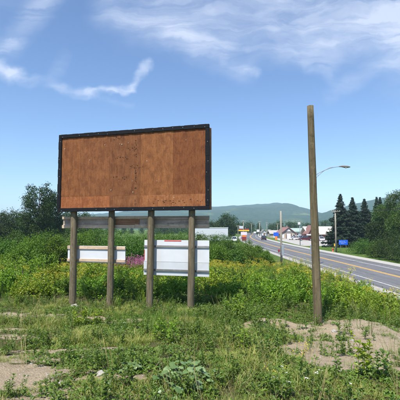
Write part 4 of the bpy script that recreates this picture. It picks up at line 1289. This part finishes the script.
SHR = [(8, 254, 20, 2.2, 'lime shrub at the left edge among goldenrod'), (24, 257, 18.5, 2.0, 'lime shrub below the low bush on the left'), (42, 255, 20, 2.2, 'lime shrub left of the leftmost post'), (55, 263, 17, 1.6, 'small lime shrub close left of the leftmost post'),
       (92, 262, 18, 2.0, 'lime shrub under the small white panel'), (102, 275, 15.2, 1.5, 'small lime shrub beside the second post'), (130, 268, 17, 1.8, 'lime shrub under the pink flowers'), (168, 279, 15.6, 1.7, 'lime shrub under the large white panel'), (178, 288, 14.2, 1.3, 'low lime shrub left of the rightmost post'),
       (215, 272, 16, 1.8, 'lime shrub right of the large white panel'), (232, 285, 13.6, 1.5, 'lime shrub behind the left end of the sand'), (255, 276, 15, 1.7, 'lime shrub below the utility pole'), (282, 290, 12.8, 1.4, 'lime shrub left behind the bare pole'), (300, 277, 15, 1.6, 'lime shrub close left of the bare pole'),
       (340, 289, 12.8, 1.4, 'lime shrub right behind the bare pole'), (362, 283, 15, 1.7, 'lime shrub between the sand and the road'), (388, 294, 13.5, 1.6, 'lime shrub near the right edge below the road'), (295, 266, 19, 1.6, 'small lime shrub behind the pole near the road'),
       (12, 272, 15.4, 1.6, 'low lime shrub in the left meadow'), (35, 281, 14, 1.4, 'low lime shrub at the front of the left meadow')]
for i, (u, v_, Z, w_, lb) in enumerate(SHR): bush(lb, u, v_, Z, w_, 260 + i, 'weed_y', 1900, .10, 'low shrubs in the meadow', .6)
for i, (u, v_, Z, w_, mm, lb) in enumerate(BS): bush(lb, u, v_, Z, w_, 200 + i, mm)
for i, (u, v_, Z, w_, mm, lb) in enumerate([(361, 238.5, 70, 4.6, 'bush', 'rounded bush on the verge right of the blue sign'), (391, 229.5, 56, 6.2, 'tree', 'big dark bush overhanging the pavement at the right edge'),
                                            (378, 240, 61, 3.6, 'bush', 'bush joining the rounded bush and the big dark bush'), (414, 228, 52, 6, 'tree', 'dark bush past the right edge across the road'),
                                            (347.5, 243.5, 92, 3.0, 'tree', 'low dark bush below the spruces')]):
    bush(lb, u, v_, Z, w_, 300 + i, mm, 6000, .15, 'bushes across the road')

# distant wood along the foot of the mountain
r = np.random.default_rng(77); parts = []
for i in range(150):
    u = r.uniform(150, 345) if i % 3 else r.uniform(-120, 200); Z = r.uniform(280, 340); x = P(u, 228, Z).x
    h = r.uniform(7.5, 11.5) * (.8 if u < 246 else 1.0); w_ = r.uniform(4, 8)
    if r.random() < .4:
        bl_ = [(0, 0, h * (.12 + .85 * k / 6), w_ * .34 * (1.05 - k / 6)) for k in range(7)]
    else:
        bl_ = [(r.normal(0, w_ * .2), r.normal(0, w_ * .2), h * r.uniform(.25, .85), w_ * r.uniform(.2, .33)) for k in range(6)]
    v_, q_, m_ = crown(r, bl_, 650, .75, 1.0, .3)
    parts.append((v_ + [x, Z, 0], q_, m_))
stuff('distant_wood', 'dark distant wood at the foot of the mountain', 'wood', cat(parts), [M['far']])

# ------------------------------------------------------------------ field vegetation
PM = [M['weed_y'], M['stem'], M['goldenflower']]
r = np.random.default_rng(5)
TG = [blades(r, 15, .03, .12, .075, .0055, 1.0) for _ in range(6)]
TT = [blades(r, 12, .2, .5, .08, .008, .55) for _ in range(5)]
TS = [blades(r, 8, .25, .6, .06, .0045, .35) for _ in range(4)]
TR = [t_rosette(r, r.integers(7, 12), .085, .036, .6) for _ in range(6)]
TW = [t_leafy(r, .22, 15, .075, .03, nst=2, spread=.06) for _ in range(6)]
TL = [t_leafy(r, .72, 34, .15, .045, nst=2, spread=.14) for _ in range(6)]
TB = [t_leafy(r, .6, 30, .16, .075, nst=2, spread=.14) for _ in range(5)]
TGo = [t_leafy(r, .80, 26, .13, .032, 'plume', 2, .14, 30, .02) for _ in range(6)]
TF = [t_leafy(r, 1.15, 26, .14, .03, 'spike', 2, .15, 46) for _ in range(4)]
TU = [t_leafy(r, .34, 10, .09, .03, 'umbel', 2, .06) for _ in range(3)]

keep = lambda x, y: 1 - bare(x, y) * (.985 - .6 * sm(.56, .66, fbm(x + 77, y + 31, .75, 3)))
# distance at which the tall meadow begins (nearer on the right, behind the sand)
def edge(x): return 12.5 - 1.6 * sm(0, 2.0, x) - .3 * sm(3, 6, x) + (fbm(x, x * 0 + 7, 1.1, 3) - .5) * 2.6
def fore(x, y): return keep(x, y) * (1 - sm(-.2, 1.2, y - edge(x)))
def lush(x, y): return np.clip(keep(x, y) * sm(-4.6, -2.4, y - edge(x)) * (1 - sm(.3, 1.6, y - edge(x))) * (.35 + .65 * sm(-2.6, -1.2, x)) * (1 - .9 * sm(1.2, 1.9, x)), 0, 1)
def meadow(x, y): return keep(x, y) * sm(-1.0, .8, y - edge(x)) * (.25 + .75 * sm(.36, .52, fbm(x + 5, y + 91, 1.5, 3)))

x, y = sample(12000, 3.0, 13.6, r, accept=lambda a, c: fore(a, c) * (.3 + .7 * sm(.36, .56, fbm(a + 61, c, .7))), pw=1.6)
sc = (.55 + .7 * r.random(len(x))) * (.35 + 1.3 * sm(.3, .75, fbm(x + 9, y, 1.1))) * (1 - .45 * sm(1.2, 2.2, x)) * (.72 + .28 * sm(4, 7, y))
stuff('grass', 'short rough grass of the foreground', 'grass', scatter(TG, on_ground(x, y), sc, r), [M['grass']])
x, y = sample(2000, 6.5, 13.6, r, accept=lush)
stuff('tall_grass', 'lush taller grass in front of the billboard posts', 'grass', scatter(TT, on_ground(x, y), (.3 + .4 * r.random(len(x))) * (1 - .45 * sm(10.4, 11.2, y)), r), [M['grass2']])
x, y = sample(170, 3.6, 13, r, accept=lambda a, c: fore(a, c) * sm(.45, .62, fbm(a + 3, c - 8, 1.6)))
stuff('dry_grass', 'dry straw coloured grass stalks in the foreground', 'grass', scatter(TS, on_ground(x, y), .5 + .6 * r.random(len(x)), r, .25), [M['straw']])
x, y = sample(6200, 3.2, 13, r, accept=lambda a, c: fore(a, c) * (.15 + .85 * sm(.42, .6, fbm(a - 13, c + 5, 1.1))), pw=1.5)
stuff('ground_weeds', 'low broad leaved weeds among the foreground grass', 'weeds', scatter(TR, on_ground(x, y), .45 + .65 * r.random(len(x)), r, .2), [M['weed']])
x, y = sample(1500, 3.4, 13.2, r, accept=lambda a, c: (fore(a, c) * .25 + lush(a, c) * .8) * (.1 + .9 * sm(.45, .62, fbm(a + 23, c + 15, 1.4))), pw=1.2)
stuff('leafy_weeds', 'small leafy weeds growing through the foreground grass', 'weeds', scatter(TW, on_ground(x, y), .6 + .7 * r.random(len(x)), r, .15), [M['weed'], M['stem']])
x, y = sample(230, 5.2, 10.6, r, accept=lambda a, c: bare(a, c) * sm(.8, 1.4, a) * sm(.5, .62, fbm(a * 1.2 + 33, c * 1.2 - 12, .8, 3)))
stuff('sand_grass', 'sparse grass tufts growing on the bare sand', 'grass', scatter(TG + TS[:1], on_ground(x, y), .6 + .9 * r.random(len(x)), r, .2), [M['grass2']])
x, y = sample(130, 5.2, 10.6, r, accept=lambda a, c: bare(a, c) * sm(.8, 1.4, a) * sm(.48, .6, fbm(a * 1.2 + 35, c * 1.2 - 12, .9, 3)))
stuff('sand_weeds', 'small weeds rooted in the bare sand', 'weeds', scatter(TW + TR, on_ground(x, y), .5 + .7 * r.random(len(x)), r, .15), [M['weed'], M['stem']])
# meadow
nn = lambda a, c, s, k=0: fbm(a + k, c - k, s, 3)
x, y = sample(5200, 9.5, 46, r, accept=lambda a, c: meadow(a, c), pw=1.75)
hs = .7 + .55 * r.random(len(x)); hs *= (.35 + 1.2 * nn(x, y, 1.8)) * (.45 + .55 * sm(-.6, 2.2, y - edge(x))) * (1 - .25 * sm(2.5, 6, x))
dk = sm(.46, .54, nn(x, y, 1.6, 63)) > r.random(len(x))
pg = on_ground(x, y)
stuff('meadow_plants', 'dense bright green leafy meadow plants behind the billboard', 'plants', scatter(TL + TB, pg[~dk], hs[~dk], r, .12), [M['weed_y'], M['stem']])
stuff('dark_meadow_plants', 'darker green leafy plants mixed into the meadow', 'plants', scatter(TL + TB, pg[dk], hs[dk] * .9, r, .12), [M['bush'], M['stem']])
gmask = lambda a, c: meadow(a, c) * (.06 + .94 * sm(.50, .64, nn(a, c, 3.2, 40))) * (.3 + .7 * np.maximum(sm(1.5, -2.5, a), sm(20, 27, c)))
x, y = sample(1500, 10.5, 46, r, accept=gmask, pw=1.5)
stuff('goldenrod', 'goldenrod with yellow plumes spread over the meadow', 'plants', scatter(TGo, on_ground(x, y), (.75 + .45 * r.random(len(x))) * (.62 + .8 * nn(x, y, 2.2, 0)), r, .1), PM)
x, y = sample(3000, 9.8, 46, r, accept=meadow, pw=1.6)
stuff('meadow_grass', 'tall meadow grass between the leafy plants', 'grass', scatter(TT, on_ground(x, y), .6 + .8 * r.random(len(x)), r, .2), [M['grass2']])
# pink fireweed drift
k = 42; x = r.normal(-3.85, .62, k); y = r.normal(22, .8, k)
stuff('fireweed', 'drift of pink fireweed between the two white panels', 'flowers', scatter(TF, on_ground(x, y), .95 + .3 * r.random(k), r, .08), [M['weed_y'], M['stem'], M['pinkflower']])
# verge grass across the road
k = 5200; y = 45 + 62 * r.random(k); x = 24.6 + cx(y) + 24 * r.random(k) ** 1.3
ok = ~((y > 96) & (x > 26)); x, y = x[ok], y[ok]
stuff('verge_grass', 'mown green grass verge across the road', 'grass', scatter(TG, on_ground(x, y), 1.3 + .9 * r.random(len(x)), r), [M['grass2']])

# pebbles
k = 1400; x, y = sample(k, 3.4, 11, r, accept=lambda a, c: bare(a, c))
ph = np.array([[0, 0, 1], [1, 0, .1], [0, 1, .0], [-1, 0, .1], [0, -1, 0], [.6, .6, .5], [-.6, .5, .55], [-.55, -.6, .5], [.6, -.6, .45]]) * [1, .8, .7]
pq = np.array([[0, 5, 6, 6], [0, 6, 7, 7], [0, 7, 8, 8], [0, 8, 5, 5]])
tri = [np.array([[0, 5, 6], [0, 6, 7], [0, 7, 8], [0, 8, 5], [5, 1, 8], [5, 2, 6], [6, 3, 7], [7, 4, 8], [1, 5, 2], [2, 6, 3], [3, 7, 4], [4, 8, 1]])]
Vp, Tp = [], []
for i in range(len(x)):
    a_ = r.random() * 6.28; s = .006 + .018 * r.random() ** 2.5
    rot = np.array([[math.cos(a_), -math.sin(a_), 0], [math.sin(a_), math.cos(a_), 0], [0, 0, 1]])
    Vp.append((ph * r.uniform(.7, 1.2, (9, 3)) * s) @ rot.T + [x[i], y[i], float(G(x[i], y[i])) - s * .15]); Tp.append(tri[0] + 9 * i)
tag(link('pebbles', np_mesh('pebbles', np.concatenate(Vp), [np.concatenate(Tp)], M['stone'], smooth=False)), 'small pebbles strewn over the bare sand', 'pebbles', kind='stuff')

# ------------------------------------------------------------------ single stones and plants
def hit(u, v_):
    for Z in np.arange(3, 40, .02):
        q = P(u, v_, Z)
        if q.z <= float(G(q.x, Z)): return q
    return q


def stone(u, v_, s, label, seed):
    q = hit(u, v_); r = np.random.default_rng(seed)
    bm = bmesh.new(); bmesh.ops.create_icosphere(bm, subdivisions=3, radius=1)
    for v in bm.verts:
        c = v.co; k = 1 + .22 * math.sin(3.1 * c.x + seed) * math.cos(2.7 * c.y + seed * 2) + .12 * math.sin(7 * c.z + 5 * c.x)
        v.co = Vector((c.x * s * k, c.y * s * .8 * k, c.z * s * .6 * k))
    me = bpy.data.meshes.new('stone'); bm.to_mesh(me); bm.free(); me.materials.append(M['stone'])
    o = link('stone', me, None, (q.x, q.y, q.z + s * .12), seed); tag(o, label, 'stone', 'loose stones')


stone(74.5, 306.5, .11, 'grey stone at the foot of the leftmost post', 1); stone(78, 307.5, .08, 'smaller grey stone right of the stone at the leftmost post', 2)
stone(102, 375, .075, 'pale stone at the end of the left dirt streak', 3); stone(60, 385, .05, 'small stone in the bottom left gravel', 4)
stone(334, 332, .07, 'stone right of the bare pole foot', 5); stone(352, 341, .05, 'small stone in the middle of the sand', 6)


def weed(name, label, u, v_, tmpl, sc, mats, seed, cat_='plant', group='single foreground plants'):
    q = hit(u, v_); r = np.random.default_rng(seed)
    V, Q, Mi = tmpl(r)
    t = thing(name, label, cat_, (q.x, q.y, q.z - .01), r.random() * 6.28, group)
    for mi, nm in ((0, 'foliage'), (1, 'stem'), (2, 'blossom')):
        s = Q[Mi == mi]
        if not len(s): continue
        used, inv = np.unique(s, return_inverse=True)
        link(nm, np_mesh(nm, V[used] * sc, [inv.reshape(-1, 4)], mats[mi]), t)['kind'] = 'stuff'


W3 = [M['weed'], M['stem'], M['goldenflower']]; WY = [M['weed_y'], M['stem'], M['goldenflower']]; WC = [M['coltsfoot'], M['stem'], M['whiteflower']]; WU = [M['weed'], M['stem'], M['whiteflower']]
big = lambda nst, h, nl, L, W, sp: (lambda r: t_leafy(r, h, nl, L, W, None, nst, sp))
weed('broadleaf_plant', 'patch of pale broad lobed leaves at the bottom centre', 180, 388, lambda r: t_round(r, 95, .48, .19, .040), 1, WC, 1)
weed('broadleaf_plant', 'few pale broad leaves right of the bottom centre patch', 209, 384, lambda r: t_round(r, 22, .2, .15, .036), 1, WC, 2)
weed('broadleaf_plant', 'pale broad leaves near the bottom left stone', 128, 372, lambda r: t_round(r, 24, .22, .11, .034), 1, WC, 3)
weed('sapling', 'leafy sapling in front of the sand at lower right', 361, 376, big(4, .5, 20, .10, .06, .14), 1, WY, 4)
weed('sapling', 'second smaller sapling right of the leafy sapling', 379, 378, big(3, .36, 18, .09, .05, .12), 1, W3, 5)
weed('leafy_plant', 'bushy leafy plant at the foot of the two left posts', 90, 326, big(9, .42, 22, .14, .05, .42), 1, WY, 6)
weed('leafy_plant', 'bright leafy plant below the middle of the billboard', 168, 340, big(6, .38, 18, .14, .055, .3), 1, WY, 7)
weed('leafy_plant', 'bright leafy plant right of the rightmost post', 232, 318, big(9, .5, 24, .15, .055, .5), 1, WY, 8)
weed('leafy_plant', 'tall leafy clump at the left end of the sand', 258, 330, big(9, .5, 24, .13, .045, .5), 1, W3, 9)
weed('leafy_plant', 'leafy plant left of the bare pole foot on the sand', 308, 322, big(4, .22, 14, .08, .03, .16), 1, W3, 10)
weed('leafy_plant', 'dark leafy clump right of the bare pole foot', 343, 336, big(6, .34, 18, .10, .03, .26), 1, W3, 11)
weed('leafy_plant', 'bright leafy plant in the middle foreground grass', 242, 352, big(4, .34, 16, .12, .05, .18), 1, WY, 12)
weed('leafy_plant', 'leafy weed clump at the lower left edge of the sand', 275, 356, big(7, .36, 18, .10, .035, .34), 1, W3, 13)
weed('goldenrod_plant', 'single yellow flowering plant near the bottom right', 302, 384, lambda r: t_leafy(r, .34, 18, .09, .03, 'plume', 2, .05, 46, .014), 1, W3, 14)
weed('goldenrod_plant', 'yellow flowering plant at the bottom right of centre', 278, 394, lambda r: t_leafy(r, .2, 14, .07, .025, 'plume', 2, .05, 30, .012), 1, W3, 15)
for i, (u, v_, lb) in enumerate([(268, 396, 'white flowering plant at the bottom, left of the yellow one'), (294, 398, 'white flowering plant at the bottom below the yellow flowers'), (321, 392, 'white flowering plant at the bottom under the sand'),
                                 (352, 399, 'white flowering plant in the bottom right corner area'), (310, 398, 'white flowering plant right of the bottom yellow flowers'), (116, 336, 'white flowering plant below the second post')]):
    weed('white_flower_plant', lb, u, v_, lambda r: t_leafy(r, .26, 12, .10, .035, 'umbel', 2, .1), 1, WU, 30 + i)

# ------------------------------------------------------------------ haze
q = MB(); q.box(-5200, 5200, -500, 4700, -8, 190)
hz = q.build('haze', []); hz['kind'] = 'stuff'
mh = bpy.data.materials.new('haze_air'); mh.use_nodes = True
n = NT(mh.node_tree); n.n.clear(); o = n.node('ShaderNodeOutputMaterial')
pv = n.node('ShaderNodeVolumePrincipled'); pv.inputs['Color'].default_value = (.60, .82, 1, 1); pv.inputs['Density'].default_value = .00025; pv.inputs['Anisotropy'].default_value = -.1
n.l.new(pv.outputs[0], o.inputs['Volume']); hz.data.materials.append(mh)
